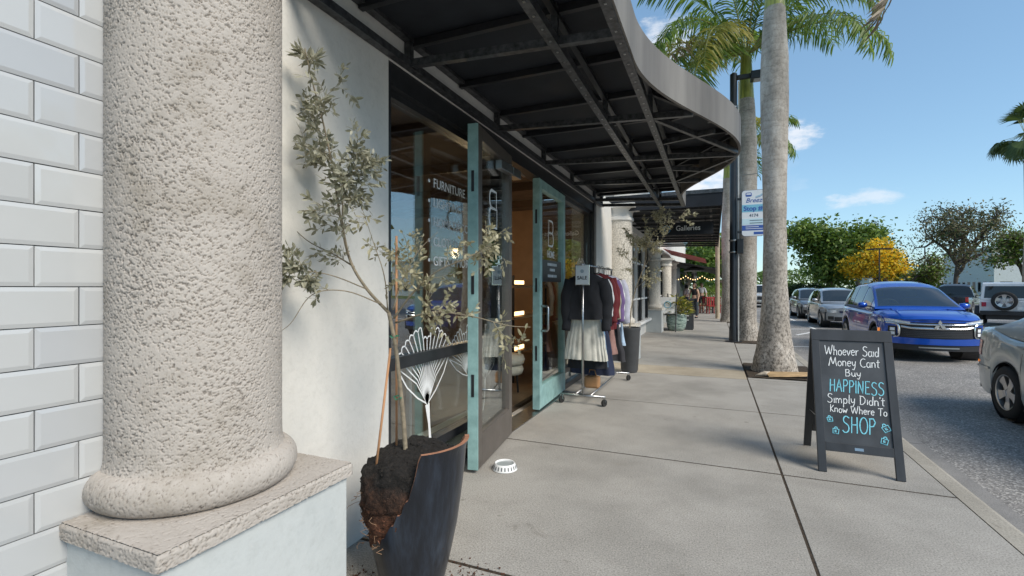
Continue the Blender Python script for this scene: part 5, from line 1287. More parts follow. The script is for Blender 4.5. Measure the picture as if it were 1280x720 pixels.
for sd in (-1, 1): s.corner_light('side_skirt', SILV, 1.45, 3.2, .19, .27, sd, .012)

# --- two silver crossovers queueing behind the blue one
spec2 = dict(plan=[(0, .88), (.08, .97), (.25, 1.0), (.85, 1.0), (.96, .93), (1, .84)], top=[(0, .98), (.4, 1.02), (3.0, .97), (3.3, .98), (4.0, .88), (4.3, .78)],
             roof=[(.1, 1.0), (.5, 1.38), (1.0, 1.52), (1.8, 1.56), (2.4, 1.50), (3.4, .98)], xr=.85, xf=3.45, Ra=.38, Rw=.33, wd=.21, sill=.24, side=[(.75, 1.35), (1.42, 2.1), (2.18, 2.9)], ws=(2.5, 3.3), rw=(.15, .6), mirror=2.95, bowf=.34)
def plain_front(s, mat, low):
    s.face('grille', TRIM, -.5, .5, C(.30), C(.44), .01, .02, n=8); s.face('grille', TRIM, -.34, .34, C(.60), C(.68), .012, .02, n=6)
    s.face('chrome_bar', CHROME, -.36, .36, C(.63), C(.65), .02, .02, n=6)
    for sd in (-1, 1):
        s.face('headlight', HEAD, sd * .44, sd * .76, C(.60), lambda y: .71 + .05 * (abs(y) - .4), .012, .03, n=6); s.corner_light('headlight', HEAD, 3.75, 4.18, .63, .74, sd)
        s.face('fog_recess', TRIM, sd * .52, sd * .70, C(.32), C(.46), .012, .03, n=4)
cA = Car('silver_hatchback', 'pale silver hatchback directly behind the blue suv', 'car', 4.3, 1.76, spec2, (4.84, 24.35, road_z(4.84)), R(-90), SILV2, 'cars queueing behind the blue suv'); plain_front(cA, SILV2, 0)
cB = Car('grey_hatchback', 'darker grey hatchback last in the queue behind the blue suv', 'car', 4.3, 1.76, spec2, (4.88, 30.3, road_z(4.88)), R(-90), GREYP, 'cars queueing behind the blue suv'); plain_front(cB, GREYP, 0)
# --- white pickup far up the street
spec3 = dict(plan=[(0, .95), (.1, 1.0), (.9, 1.0), (1, .93)], top=[(0, 1.12), (2.2, 1.14), (3.9, 1.10), (4.1, 1.14), (5.2, 1.08), (5.5, 1.02)], roof=[(2.15, 1.13), (2.3, 1.75), (2.6, 1.86), (3.3, 1.84), (4.1, 1.13)], xr=1.1, xf=4.4, Ra=.45, Rw=.40, wd=.25, sill=.42, side=[(2.4, 3.0), (3.08, 3.75)], ws=(3.38, 4.05), rw=(2.17, 2.28), mirror=3.75, bowf=.12)
pk = Car('white_pickup', 'white pickup truck far up the street between the palm trunks', 'truck', 5.5, 1.95, spec3, (3.75, 46.5, road_z(3.75)), R(-90), WHITEP)
pk.face('grille', TRIM, -.55, .55, C(.62), C(.92), .01, .03); pk.face('bumper', CHROME, -.9, .9, C(.42), C(.58), .06, .1)
for sd in (-1, 1): pk.face('headlight', HEAD, sd * .6, sd * .9, C(.72), C(.92), .01, .03)
# --- black pickup parked across the street
pk2 = Car('black_pickup', 'black pickup truck parked across the street beside the white jeep', 'truck', 5.5, 1.95, spec3, (13.6, 37.6, road_z(13.6)), R(62), BLACKP)
for sd in (-1, 1): pk2.face('tail_light', TAIL, sd * .78, sd * .93, C(.85), C(1.12), .012, .03, front=False, n=3)
pk2.face('bumper', CHROME, -.9, .9, C(.5), C(.64), .08, .1, front=False)

# --- white off-roader with a rear spare wheel, seen from behind
jp = thing('white_offroader', 'white boxy off-roader with spare wheel on its back parked across the street', 'car', (11.9, 28.0, road_z(11.9)), R(66))
JL = 3.9; hx = JL / 2
def jb(name, mat, *b, **k): return MB().box(*b).build(name, mat, jp, local=True, **k)
jb('body', WHITEP, -hx + .1, hx - 1.35, -.80, .80, .55, 1.12, bevel=.05); jb('bonnet', WHITEP, hx - 1.35, hx - .25, -.66, .66, .62, 1.12, bevel=.05)
cab = MB(); cab.solid([(-hx + .12, 1.12), (-hx + .2, 1.84), (-hx + .4, 1.88), (.32, 1.86), (.62, 1.12)], lambda a_, b_, t: (a_, t * (.78 - .07 * max(0, (b_ - 1.12) / .75)), b_), -1, 1); cab.build('cabin', WHITEP, jp, local=True, bevel=.03)
rwn = MB(); rwn.add([(-hx + .115 + .08 * (z - 1.12) / .72, y, z) for z, y in ((1.22, -.66), (1.22, .66), (1.72, .62), (1.72, -.62))], [(0, 1, 2, 3)]); rwn.build('rear_window', CGL, jp, local=True)
for sd in (-1, 1):
    for a, b_ in ((-hx + .3, -.75), (-.62, .1)):
        mb = MB(); mb.add([(x, sd * (.785 - .07 * (z - 1.12) / .75), z) for x, z in ((a, 1.2), (b_, 1.2), (b_, 1.74), (a, 1.74))], [(0, 1, 2, 3)]); mb.build('side_window', CGL, jp, local=True)
    t = jb('tail_light', TAIL, -hx + .04, -hx + .12, sd * .66 - .07, sd * .66 + .07, .86, 1.04)
    for xw in (-hx + .75, hx - .7):
        MB().solid([(xw - .52, .55), (xw - .40, .88), (xw + .40, .88), (xw + .55, .6), (xw + .5, .6), (xw + .36, .82), (xw - .36, .82), (xw - .46, .55)], lambda a_, b_, t_: (a_, t_, b_), sd * .62, sd * .95).build('fender', TRIM, jp, local=True)
jb('rear_bumper', TRIM, -hx - .02, -hx + .14, -.78, .78, .50, .68, bevel=.02); jb('front_bumper', TRIM, hx - .2, hx, -.75, .75, .55, .72); jb('underbody', TRIM, -hx + .2, hx - .3, -.6, .6, .32, .56)
jb('licence_plate', WHITE, -hx + .07, -hx + .095, -.62, -.32, .72, .86)
if (.40, .25) not in WHEELS: WHEELS[(.40, .25)] = wheel_meshes(.40, .25, 'five')
for xw in (-hx + .75, hx - .7):
    for sd in (-1, 1):
        o = inst('wheel', WHEELS[(.40, .25)][0], jp, (xw, sd * .80, .40), (0, 0, 0 if sd > 0 else math.pi)); inst('rim', WHEELS[(.40, .25)][1], o); inst('brake_disc', WHEELS[(.40, .25)][2], o)
o = inst('spare_wheel', WHEELS[(.40, .25)][0], jp, (-hx - .02, .05, 1.10), (0, 0, R(90))); inst('rim', WHEELS[(.40, .25)][1], o)
# --- red hatchback beyond, only its flank and lamp show
rc = Car('red_hatchback', 'red hatchback just visible at the right edge beside the white off-roader', 'car', 4.3, 1.76, spec2, (16.4, 34.6, road_z(16.4)), R(64), paint('red_car_paint', (.36, .02, .02), .2))
for sd in (-1, 1): rc.face('tail_light', TAIL, sd * .58, sd * .8, C(.72), C(.92), .012, .03, front=False, n=4)

# ------------------------------------------------------------------ palms
def mat_palm():
    m, n, l, b = newmat('palm_trunk')
    base = ramp(n, l, noise(n, l, 3, 6, .65, mapscale=(1, 1, .5)), [(.3, (.22, .195, .165)), (.5, (.37, .33, .285)), (.66, (.50, .46, .41))])
    w = n.new('ShaderNodeTexWave'); w.wave_type = 'BANDS'; w.bands_direction = 'Z'; w.inputs['Scale'].default_value = 2.6; w.inputs['Distortion'].default_value = 5.0; w.inputs['Detail'].default_value = 3; w.inputs['Detail Scale'].default_value = 3
    t = n.new('ShaderNodeTexCoord'); l.new(t.outputs['Object'], w.inputs['Vector'])
    rings = ramp(n, l, w.outputs['Fac'], [(.0, (.74, .73, .72)), (.10, (1, 1, 1))])
    lich = ramp(n, l, noise(n, l, 26, 5, .7, mapscale=(1, 1, .7)), [(.38, (.25, .24, .22)), (.5, (.9, .9, .9)), (.64, (1.3, 1.3, 1.28))])
    s = n.new('ShaderNodeSeparateXYZ'); l.new(t.outputs['Object'], s.inputs[0]); hm = n.new('ShaderNodeMapRange'); l.new(s.outputs['Z'], hm.inputs['Value']); hm.inputs['From Min'].default_value = .2; hm.inputs['From Max'].default_value = 3.4; hm.inputs['To Min'].default_value = 1; hm.inputs['To Max'].default_value = .25
    c = mix(n, l, hm.outputs[0], mix(n, l, .8, base, rings, 'MULTIPLY'), mix(n, l, 1, base, lich, 'MULTIPLY'))
    l.new(c, b.inputs['Base Color']); b.inputs['Roughness'].default_value = .9
    p = bump(n, l, b, w.outputs['Fac'], .18, .01); bump(n, l, b, noise(n, l, 30, 5, .7), .4, .01, p); MATS['palm_trunk'] = m; return m
PTR = mat_palm(); SHAFT = M('palm_crownshaft', (.20, .24, .05), .4, var=.25, vs=5, c2=(.32, .33, .07), mapscale=(4, 4, .3))
FRG = leafmat('palm_leaf', (.06, .13, .018), (.23, .32, .045), .5); FRY = leafmat('palm_leaf_backlit_tint', (.22, .23, .03), (.50, .42, .07), .5); FRD = leafmat('palm_leaf_dead', (.12, .085, .045), (.24, .18, .10), .2)  # yellow leaf colour stands in for sunlight coming through the fronds
RACH = M('palm_rachis', (.26, .26, .07), .5, var=.2)
def frond_meshes(L, droop, seed, mat, lw=.042, ll=.82, dens=84, ragged=.2):
    rs = random.Random(seed); p = Vector((0, 0, 0)); d = Vector((.62, 0, .78)).normalized(); pts = []; n = 26
    for i in range(n + 1):
        pts.append(p.copy()); d = (d + Vector((0, 0, -droop * (.35 + 1.1 * i / n) / n * 3))).normalized(); p = p + d * L / n
    rc_ = MB().tube(pts, [lerp(.028, .004, i / n) for i in range(n + 1)], 6, False); lv = MB()
    for k in range(dens * 2):
        t = .10 + .89 * (k // 2) / dens; sd = 1 if k % 2 else -1; x = t * n; i = min(n - 1, int(x)); q = pts[i].lerp(pts[i + 1], x - i); tg = (pts[i + 1] - pts[i]).normalized()
        if rs.random() < ragged * .4: continue
        side = Vector((0, sd, 0)); up = side.cross(tg) * sd
        ln = ll * (math.sin(math.pi * (.12 + .80 * t)) ** .6) * rs.uniform(.8, 1.1)
        dd = (tg * rs.uniform(.45, .75) + side * rs.uniform(.6, .95) + Vector((0, 0, rs.uniform(-.55, .30)))).normalized()
        m1 = q + dd * ln * .45; dd2 = (dd + Vector((0, 0, -rs.uniform(.5, 1.2)))).normalized(); m2 = m1 + dd2 * ln * .35; m3 = m2 + (dd2 + Vector((0, 0, -.6))).normalized() * ln * .25
        wv = dd.cross(Vector((rs.uniform(-.4, .4), rs.uniform(-.4, .4), 1))).normalized() * lw * .5
        lv.add([q - wv * .5, q + wv * .5, m1 + wv, m1 - wv, m2 + wv * .7, m2 - wv * .7, m3], [(0, 1, 2, 3), (3, 2, 4, 5), (5, 4, 6)])
    return rc_.mesh('rachis', RACH, True), lv.mesh('leaflets', mat)
FR = {}
def royal_palm(x, y, prof, z_shaft, z_top, label, fronds, rz=0, sx=1.0):
    t = thing('royal_palm', label, 'palm tree', (x, y, -.03), rz, 'royal palms along the kerb')
    prof = [(z_, r_ * .88) for z_, r_ in prof]; rows = []; zs = np.linspace(0, z_shaft, 120); sg = 40
    for z in zs:
        r = interp(prof, z); rows.append([(r * math.cos(a) * (1 + .02 * math.sin(3 * a + z)), r * math.sin(a), z) for a in np.linspace(0, 2 * math.pi, sg, endpoint=False)])
    A = np.array(rows).reshape(-1, 3); nrm = A.copy(); nrm[:, 2] = 0; nrm /= np.linalg.norm(nrm, axis=1)[:, None]
    dz = (fbm(A * np.array([5, 5, 3]) + x, 4, 2) - .5) * .05 * np.clip(2.2 - A[:, 2] / .8, .25, 2.2); A = A + nrm * dz[:, None]
    A = A.reshape(120, sg, 3)
    MB().grid([[tuple(p) for p in r_] for r_ in A], closed=True).build('trunk', PTR, t, smooth=True, local=True)
    MB().lathe([(prof[-1][1] * 1.02, z_shaft - .02), (prof[-1][1] * .98, z_shaft + .1), (prof[-1][1] * .85, z_shaft + .6), (prof[-1][1] * .6, z_top), (0, z_top + .15)], 24).build('crownshaft', SHAFT, t, smooth=True, local=True)
    for (az, pitch, L, droop, kind) in fronds:
        key = (round(L, 1), round(droop, 2), kind)
        if key not in FR: FR[key] = frond_meshes(L, droop, len(FR) + 3, {'g': FRG, 'y': FRY, 'd': FRD}[kind], ragged=.7 if kind == 'd' else .2, dens=44 if kind == 'd' else 84)
        o = inst('frond', FR[key][1], t, (.1 * math.cos(R(az)), .1 * math.sin(R(az)), z_top - .08), (0, R(pitch), R(az))); inst('rachis', FR[key][0], o)
prof1 = [(0, .44), (.12, .42), (.35, .36), (.62, .305), (1.0, .262), (1.6, .225), (2.6, .208), (3.6, .222), (4.4, .25), (5.0, .258), (5.6, .25), (6.2, .215), (6.55, .19)]
royal_palm(.99, 9.72, prof1, 6.52, 7.9, 'nearest royal palm with swollen grey trunk beside the chalkboard',
           [(-14, 58, 3.0, .95, 'd'),  (-35, 0, 3.2, .75, 'g'), (75, 5, 3.2, .75, 'g'), (130, -5, 3.2, .75, 'g'), (185, -15, 3.2, .55, 'g'), (235, -20, 3.2, .55, 'g'), (290, -12, 3.2, .55, 'g'), (-8, -25, 3.2, .55, 'g')])
prof2 = [(0, .40), (.2, .36), (.5, .32), (1.2, .30), (2.4, .31), (4.5, .33), (5.8, .32), (6.6, .27), (7.0, .235)]
royal_palm(.84, 15.35, prof2, 6.95, 8.35, 'middle royal palm behind the lamp post with fronds tinted yellow for backlight',
           [(200, 28, 3.9, .75, 'y'), (225, 15, 3.9, .95, 'g'), (170, 20, 3.9, .75, 'y'), (250, 38, 3.9, .75, 'y'), (212, 45, 3.9, .75, 'g'), (185, 50, 3.9, .75, 'y'), (238, 55, 3.9, .75, 'g'), (150, -12, 3.9, .75, 'g'), (185, -15, 3.9, .55, 'g'), (275, 5, 3.9, .75, 'g'), (-35, 8, 3.9, .95, 'g'), (0, -10, 3.9, .75, 'g'), (-15, 30, 3.9, .75, 'g'), (40, 0, 3.9, .75, 'g'), (90, -5, 3.9, .75, 'g'), (120, 8, 3.9, .75, 'y'), (215, 40, 3.9, .75, 'd'), (235, -25, 3.9, .55, 'g'), (300, -15, 3.9, .55, 'g'), (320, 35, 3.9, .75, 'g')])
prof3 = [(0, .40), (.3, .32), (1, .28), (4, .30), (6.5, .22)]
royal_palm(.55, 23.4, prof3, 6.4, 7.7, 'farther royal palm with pale trunk beyond the lamp post',
           [(a, -8 + 18 * (k % 3), 3.2, .75, 'gyg'[k % 3]) for k, a in enumerate(range(0, 360, 30))])
royal_palm(1.0, 41.0, prof3, 6.2, 7.5, 'small distant royal palm far along the sidewalk',
           [(a, -8 + 18 * (k % 3), 3.2, .75, 'g') for k, a in enumerate(range(0, 360, 36))])
# fallen leaf sheath at the foot of the near palm
bt = thing('palm_leaf_sheath', 'dry tan palm leaf sheath lying at the foot of the nearest palm', 'leaf sheath', (1.25, 9.05, 0))
P = []
for i in range(14):
    t = i / 13; wv = .11 * math.sin(math.pi * (.2 + .75 * t)) + .012; x = .82 + .78 * t; yv = 9.12 + .10 * t
    P.append([(x + .02 * math.sin(k), yv + wv * math.cos(a_), .02 + .05 * t + .075 * math.sin(a_) ** 2 * (1 - .4 * t)) for k, a_ in enumerate(np.linspace(0, math.pi, 9))])
MB().grid(P).build('sheath', M('dry_sheath', (.40, .27, .14), .8, var=.35, vs=9, mapscale=(.6, 4, 4), bs=40, bst=.3), bt, smooth=True)
MB().tube([(.85, 9.13, .05), (.78, 9.10, .06), (.70, 9.12, .035), (.64, 9.09, .02)], [.05, .04, .025, .008], 8).build('stub', M('pale_fibre', (.45, .38, .30), .9, var=.3, vs=20), bt, smooth=True)
lt = MB()
for k in range(160):
    p = Vector((random.uniform(.55, 1.58), random.uniform(8.98, 9.4), -.012)); a = random.uniform(0, 6.28); s_ = random.uniform(.01, .035)
    lt.add([p, p + Vector((math.cos(a) * s_, math.sin(a) * s_, .008)), p + Vector((math.cos(a + .5) * s_ * .6, math.sin(a + .5) * s_ * .6, .004))], [(0, 1, 2)])
tag(lt.build('leaf_litter', MATS['dry_sheath'], fix=False), 'brown leaf litter in the near tree pit', 'leaf litter', kind='stuff')

# ------------------------------------------------------------------ lamp post and bus stop sign
LPX, LPY = .49, 14.72
LK = M('black_lamp_paint', (.018, .02, .024), .35, var=.2)
lp = thing('street_lamp', 'black street lamp post with box luminaire on a short arm beside the middle palm', 'street lamp', (LPX, LPY, 0))
MB().lathe([(.22, 0), (.22, .03), (.12, .04), (.112, .4), (.10, .45), (.094, 7.45), (.02, 7.5), (0, 7.5)], 20, (LPX, LPY, 0)).build('pole', LK, lp, auto=True)
MB().box(LPX + .09, LPX + .5, LPY - .05, LPY + .05, 7.28, 7.40).build('arm', LK, lp, bevel=.01)
lum = MB().box(LPX + .42, LPX + 1.12, LPY - .16, LPY + .16, 7.20, 7.42).build('luminaire', LK, lp, bevel=.015)
MB().box(LPX + .5, LPX + 1.06, LPY - .12, LPY + .12, 7.186, 7.199).build('lens', M('lamp_lens', (.4, .4, .38), .2), lum)
MB().box(LPX + .08, LPX + .24, LPY - .17, LPY - .04, 2.45, 2.85).build('junction_box', LK, lp, bevel=.01)
for z in (2.48, 2.8, 6.5): MB().lathe([(.118, z), (.124, z + .01), (.124, z + .03), (.118, z + .04)], 20, (LPX, LPY, 0)).build('clamp', STEEL, lp)
MB().tube([(LPX + .12, LPY - .1, .0), (LPX + .12, LPY - .1, 7.2)], .018, 6).build('conduit', M('pale_conduit', (.5, .5, .48), .5), lp)
MB().tube([(LPX, LPY, 6.4), (LPX + .5, LPY - .06, 6.40)], .012, 6).build('tie_rod', STEEL, lp); MB().tube([(LPX, LPY, 4.62), (LPX + .6, LPY - .06, 4.62)], .012, 6).build('tie_rod', STEEL, lp)
bs_ = thing('bus_stop_sign', 'blue and white bus stop sign on the lamp post beside the palm', 'sign', (LPX + .45, LPY - .16, 2.85))
BX0, BX1, BY, BZ0, BZ1 = LPX + .19, LPX + .75, LPY - .20, 2.90, 4.16
def rrect(x0, x1, z0, z1, r, n=6):
    P_ = []
    for cx_, cz_, a0 in ((x1 - r, z1 - r, 0), (x0 + r, z1 - r, 90), (x0 + r, z0 + r, 180), (x1 - r, z0 + r, 270)):
        P_ += [(cx_ + r * math.cos(R(a0 + 90 * k / n)), cz_ + r * math.sin(R(a0 + 90 * k / n))) for k in range(n + 1)]
    return P_
SGB = M('sign_dark_edge', (.10, .13, .17), .5); SGW = M('sign_white', (.72, .74, .76), .4, var=.04); SGC = M('sign_cyan', (.20, .48, .62), .4, var=.04); SGN = M('sign_blue', (.04, .10, .36), .4, var=.05); SGP = M('sign_pale', (.55, .72, .78), .4, var=.05)
MB().solid(rrect(BX0, BX1, BZ0, BZ1, .09), lambda a, b_, t: (a, t, b_), BY - .012, BY + .0).build('backing', SGB, bs_)
MB().solid(rrect(BX0 + .012, BX1 - .012, BZ0 + .012, BZ1 - .012, .08), lambda a, b_, t: (a, t, b_), BY - .016, BY - .0125).build('face', SGW, bs_)
def band(x0, x1, z0, z1, m, y=BY - .0165): MB().box(x0, x1, y - .002, y, z0, z1).build('print', m, bs_)
band(BX0 + .014, BX1 - .014, 3.56, 3.76, SGC); band(BX0 + .014, BX1 - .014, 3.22, 3.38, SGP); band(BX0 + .014, BX1 - .014, 3.06, 3.20, SGN); band(BX0 + .3, BX1 - .014, 2.95, 3.02, SGN); band(BX0 + .10, BX1 - .04, 3.10, 3.115, SGW, BY - .019); band(BX0 + .10, BX1 - .14, 3.15, 3.165, SGW, BY - .019)
text_mesh('lettering', 'Breeze', .17, SGN, bs_, (BX0 + .10, BY - .0192, 3.82), (1, 0, 0), EZ, shear=.3, bold=.001); text_mesh('lettering', 'Stop #', .17, SGN, bs_, (BX0 + .05, BY - .0192, 3.60), (1, 0, 0), EZ, bold=.006); text_mesh('lettering', '4174', .11, SGB, bs_, (BX0 + .19, BY - .0192, 3.43), (1, 0, 0), EZ, bold=.003)
bu = MB(); bu.solid(rrect(BX0 + .10, BX0 + .25, 3.98, 4.09, .03), lambda a, b_, t: (a, t, b_), BY - .0185, BY - .0165); bu.build('bus_symbol', SGN, bs_); bu = MB(); bu.box(BX0 + .12, BX0 + .23, BY - .0205, BY - .0186, 4.03, 4.07); bu.build('bus_symbol', SGW, bs_)
for k in range(3): MB().ribbon([(BX0 + .34, BY - .0192, 3.93 + .02 * k), (BX0 + .46, BY - .0192, 3.97 + .02 * k), (BX0 + .56, BY - .0192, 4.04 + .02 * k)], .01, (0, -1, 0)).build('wave_mark', SGC if k else SGN, bs_, fix=False)
for zz in (3.25, 3.32): band(BX0 + .2, BX1 - .05, zz, zz + .02, SGB, BY - .019)
MB().box(LPX + .09, BX0 + .3, BY + .001, BY + .03, 3.0, 3.06).build('bracket', LK, bs_); MB().box(LPX + .09, BX0 + .3, BY + .001, BY + .03, 3.9, 3.96).build('bracket', LK, bs_)

# ------------------------------------------------------------------ gallery building farther on
gal = thing('gallery_building', 'cream gallery building with dark gridded windows and short columns beyond the shop', 'building', (-1.95, 20, 0))
MB().box(-9, -2.1, 10.95, 40, 3.1, 4.8).build('upper_wall', PLASTER, gal)
MB().box(-9, -2.14, 10.95, 40, 0, .42).build('plinth', PLASTER, gal)
MB().box(-9, -2.5, 10.95, 40, .42, 3.1).build('inner_wall', M('dim_interior', (.03, .03, .032), .6), gal)
MB().box(-2.14, -1.94, 10.95, 16.5, 2.94, 3.099).build('cornice', PLASTER, gal); MB().box(-2.10, -1.96, 10.95, 22, .42, .50).build('sill', WHITE, gal)
wnd = MB().box(-2.16, -2.15, 11.0, 22, .5, 2.94).build('window', CGL, gal)
for k in range(14):
    MB().box(-2.14, -2.06, 11.0 + .8 * k, 11.05 + .8 * k, .5, 2.94).build('mullion', BLACK if k % 2 else WHITE, wnd)
for z in (1.15, 2.2): MB().box(-2.13, -2.08, 11.0, 22, z, z + .05).build('transom', WHITE, wnd)
for yy in (17.1, 21.6, 24.6):
    column(-1.95, yy, .25, False, zp=.80, ztop=2.75, ped=(-2.2, -1.62, .36), cap=True, owner=gal, near=False)
for yy in (22.4, 25.5, 28.6, 31.7): MB().box(-2.49, -2.4, yy, yy + 2.0, .3, 2.6).build('window', CGL, gal)
aw2 = thing('gallery_awning', 'flat black awning with ribbed underside along the gallery front', 'awning', (-1.95, 15, 3.1))
MB().box(-2.09, .14, 10.0, 20.3, 3.36, 3.40).build('canvas_roof', FABRIC_K, aw2); MB().box(.115, .14, 10.0, 20.3, 3.08, 3.36).build('fascia', FABRIC_K, aw2); MB().box(-2.09, .115, 10.0, 10.025, 3.08, 3.36).build('fascia', FABRIC_K, aw2)
MB().box(.141, .155, 9.99, 20.3, 3.33, 3.405).build('edge_trim', BLACKBAR, aw2); MB().box(-1.2, .14, 9.98, 9.997, 3.33, 3.405).build('edge_trim', BLACKBAR, aw2)
for k in range(12): MB().bar((-2.09, 10.6 + .86 * k, 3.18), (.11, 10.6 + .86 * k, 3.14), .05, .06).build('cross_bar', BLACKBAR, aw2)
for xx in (-.9, -.1): MB().box(xx, xx + .05, 10.03, 20.2, 3.2, 3.25).build('long_beam', BLACKBAR, aw2)
gs = thing('gallery_sign', 'black hanging gallery sign with white lettering and blue round logo', 'sign', (-.6, 12.2, 2.75))
MB().box(-1.28, -.02, 12.2, 12.23, 2.78, 3.07).build('board', FABRIC_K, gs)
for xx in (-1.1, -.2): MB().tube([(xx, 12.215, 3.07), (xx, 12.215, 3.2)], .008, 6).build('hanger', BLACK, gs)
text_mesh('lettering', 'Galleries', .17, DECAL, gs, (-.86, 12.197, 2.88), (1, 0, 0), EZ, bold=.001, squash=.92)
text_mesh('lettering', 'Galleries', .06, M('red_print', (.5, .06, .05), .6), gs, (-.45, 12.197, 2.81), (1, 0, 0), EZ) if False else None
lgm = M('logo_blue', (.04, .22, .42), .5)
MB().tube([(-1.08 + .09 * math.cos(a), 12.195, 2.92 + .09 * math.sin(a)) for a in np.linspace(0, 6.283, 21)], .012, 5, False).build('logo', lgm, gs); MB().tube([(-1.08 + .04 * math.cos(a), 12.195, 2.92 + .04 * math.sin(a)) for a in np.linspace(0, 5, 15)], .012, 5, False).build('logo', lgm, gs)
# gallery easel sign, planter
es = thing('gallery_easel_sign', 'white easel sign with blue round logo beside the teal planter', 'sign', (-1.52, 17.6, 0))
MB().bar((-1.5, 17.4, .62), (-1.5, 17.52, 1.18), .62, .025, (0, 1, 0)).build('board', WHITE, es)
for xx in (-1.78, -1.22): MB().tube([(xx, 17.2, 0), (xx + .02, 17.55, 1.32)], .022, 6).build('leg', BLACK, es)
MB().tube([(-1.5, 18.0, 0), (-1.5, 17.55, 1.3)], .022, 6).build('leg', BLACK, es); MB().box(-1.8, -1.2, 17.3, 17.34, .56, .6).build('ledge', BLACK, es)
MB().tube([(-1.5 + .11 * math.cos(a), 17.435, .92 + .11 * math.sin(a)) for a in np.linspace(0, 6.283, 21)], .014, 5, False).build('logo', M('logo_cyan', (.12, .42, .60), .5), es)
ts = thing('folding_menu_board', 'black folding menu board standing behind the teal planter', 'sign', (-.98, 18.55, 0))
for sd in (-1, 1): MB().bar((-1.0, 18.55 + sd * .3, 0), (-1.0, 18.55, 1.1), .6, .03, (0, 1, 0)).build('panel', BOARDK, ts)
for z in (.35, .5, .65, .8): MB().bar((-1.2, 18.55 - .30 + .27 * z - .022, z), (-.85, 18.55 - .30 + .27 * z - .022, z), .004, .03).build('chalk_lettering', CHW, ts)
tp = thing('teal_planter', 'round teal glazed planter in front of the gallery', 'planter', (-1.24, 17.85, 0))
MB().lathe([(0, 0), (.24, 0), (.31, .12), (.35, .36), (.34, .55), (.36, .60), (.32, .60), (.3, .5), (0, .5)], 32, (-1.24, 17.85, 0)).build('body', M('teal_glaze', (.10, .20, .19), .25, var=.5, vs=4, c2=(.30, .38, .34), coat=.4, mapscale=(2, 2, 5)), tp, smooth=True)
CRO = leafmat('croton_leaf', (.10, .16, .03), (.42, .36, .06), .3)
def leafy(name, label, loc, n, rad, ht, mat, L=.16, W=.05, cat='plant', up=.6, group=None):
    t = thing(name, label, cat, loc, 0, group); mb = MB(); st_ = MB()
    for k in range(n):
        a = random.uniform(0, 6.28); r = rad * math.sqrt(random.random()); h = ht * random.uniform(.15, 1) * (1 - .4 * (r / rad) ** 2)
        p = Vector((r * math.cos(a), r * math.sin(a), h)); d = Vector((math.cos(a) * random.uniform(.3, 1), math.sin(a) * random.uniform(.3, 1), random.uniform(-.2, 1.2) * up)).normalized(); l_ = L * random.uniform(.6, 1.2)
        sd = d.cross(Vector((random.uniform(-.5, .5), random.uniform(-.5, .5), 1))).normalized() * W * .5
        mb.add([p, p + d * l_ * .5 + sd, p + d * l_ - Vector((0, 0, l_ * .2)), p + d * l_ * .5 - sd], [(0, 1, 2, 3)])
        if k % 12 == 0: st_.tube([(0.2 * p.x, .2 * p.y, 0), tuple(p)], .008, 4, False)
    mb.build('foliage', mat, t, local=True, fix=False); st_.build('stems', TWIG, t, local=True)
    return t
leafy('croton_plant', 'yellow green croton plant growing in the teal planter', (-1.24, 17.85, .5), 420, .42, .75, CRO, .24, .07)
# restaurant beyond: red awning, black canopy, patio heater, string lights, chairs, people
REDF = M('red_canvas', (.50, .04, .05), .8, var=.2, vs=3)
ra = thing('red_awning', 'red striped canvas awning beyond the gallery', 'awning', (-1.9, 24, 2.8))
for k in range(9):
    MB().add([(-2.05, 21.5 + .5 * k, 3.2), (-2.05, 22.0 + .5 * k - .01, 3.2), (-.35, 22.0 + .5 * k - .01, 2.72), (-.35, 21.5 + .5 * k, 2.72)], [(0, 1, 2, 3)]).build('canvas_stripe', REDF if k % 2 == 0 else M('pink_canvas', (.62, .25, .24), .8), ra)
bc = thing('black_canopy', 'black sloping canopy over the far restaurant terrace', 'canopy', (-1, 30, 2.6))
MB().add([(-2.3, 26.5, 2.95), (.15, 26.5, 2.45), (.15, 36, 2.45), (-2.3, 36, 2.95), (-2.3, 26.5, 2.99), (.15, 26.5, 2.49), (.15, 36, 2.49), (-2.3, 36, 2.99)], [(0, 1, 2, 3), (4, 5, 6, 7), (0, 1, 5, 4), (1, 2, 6, 5)]).build('canvas', FABRIC_K, bc)
MB().box(.13, .16, 26.5, 36, 2.2, 2.46).build('valance', FABRIC_K, bc)
for yy in (26.6, 31, 35.8): MB().tube([(.12, yy, 0), (.12, yy, 2.46)], .03, 8).build('post', BLACK, bc)
cords = MB(); nb_ = 0
sl_ = thing('string_lights', 'string of warm bulbs under the far canopy edge', 'string lights', (-1, 26.4, 2.1)); pts = []
for k in range(22):
    t = k / 21; p = (lerp(-2.2, .2, t), 26.3 + 2 * t, 2.18 - .18 * math.sin(math.pi * ((t * 3) % 1))); pts.append(p)
    MB().lathe([(0, -.04), (.022, -.02), (.02, .01), (0, .02)], 8, (p[0], p[1], p[2] - .05)).build('bulb', WARM, sl_)
MB().tube(pts, .008, 4, False).build('cord', BLACK, sl_)
ph_ = thing('patio_heater', 'tall patio heater with pale dome reflector before the restaurant', 'heater', (-1.05, 29.0, 0))
MB().lathe([(.23, 0), (.23, .45), (.2, .5), (.035, .52), (.035, 1.9)], 20, (-1.05, 29, 0)).build('post', BLACK, ph_, auto=True); MB().lathe([(.12, 1.9), (.15, 2.0), (.15, 2.3), (.1, 2.45)], 16, (-1.05, 29, 0)).build('burner', STEEL, ph_, auto=True)
MB().lathe([(.58, 2.46), (.5, 2.56), (.3, 2.66), (0, 2.7)], 28, (-1.05, 29, 0)).build('dome', M('pale_aluminium', (.55, .58, .60), .4, .5), ph_, smooth=True)
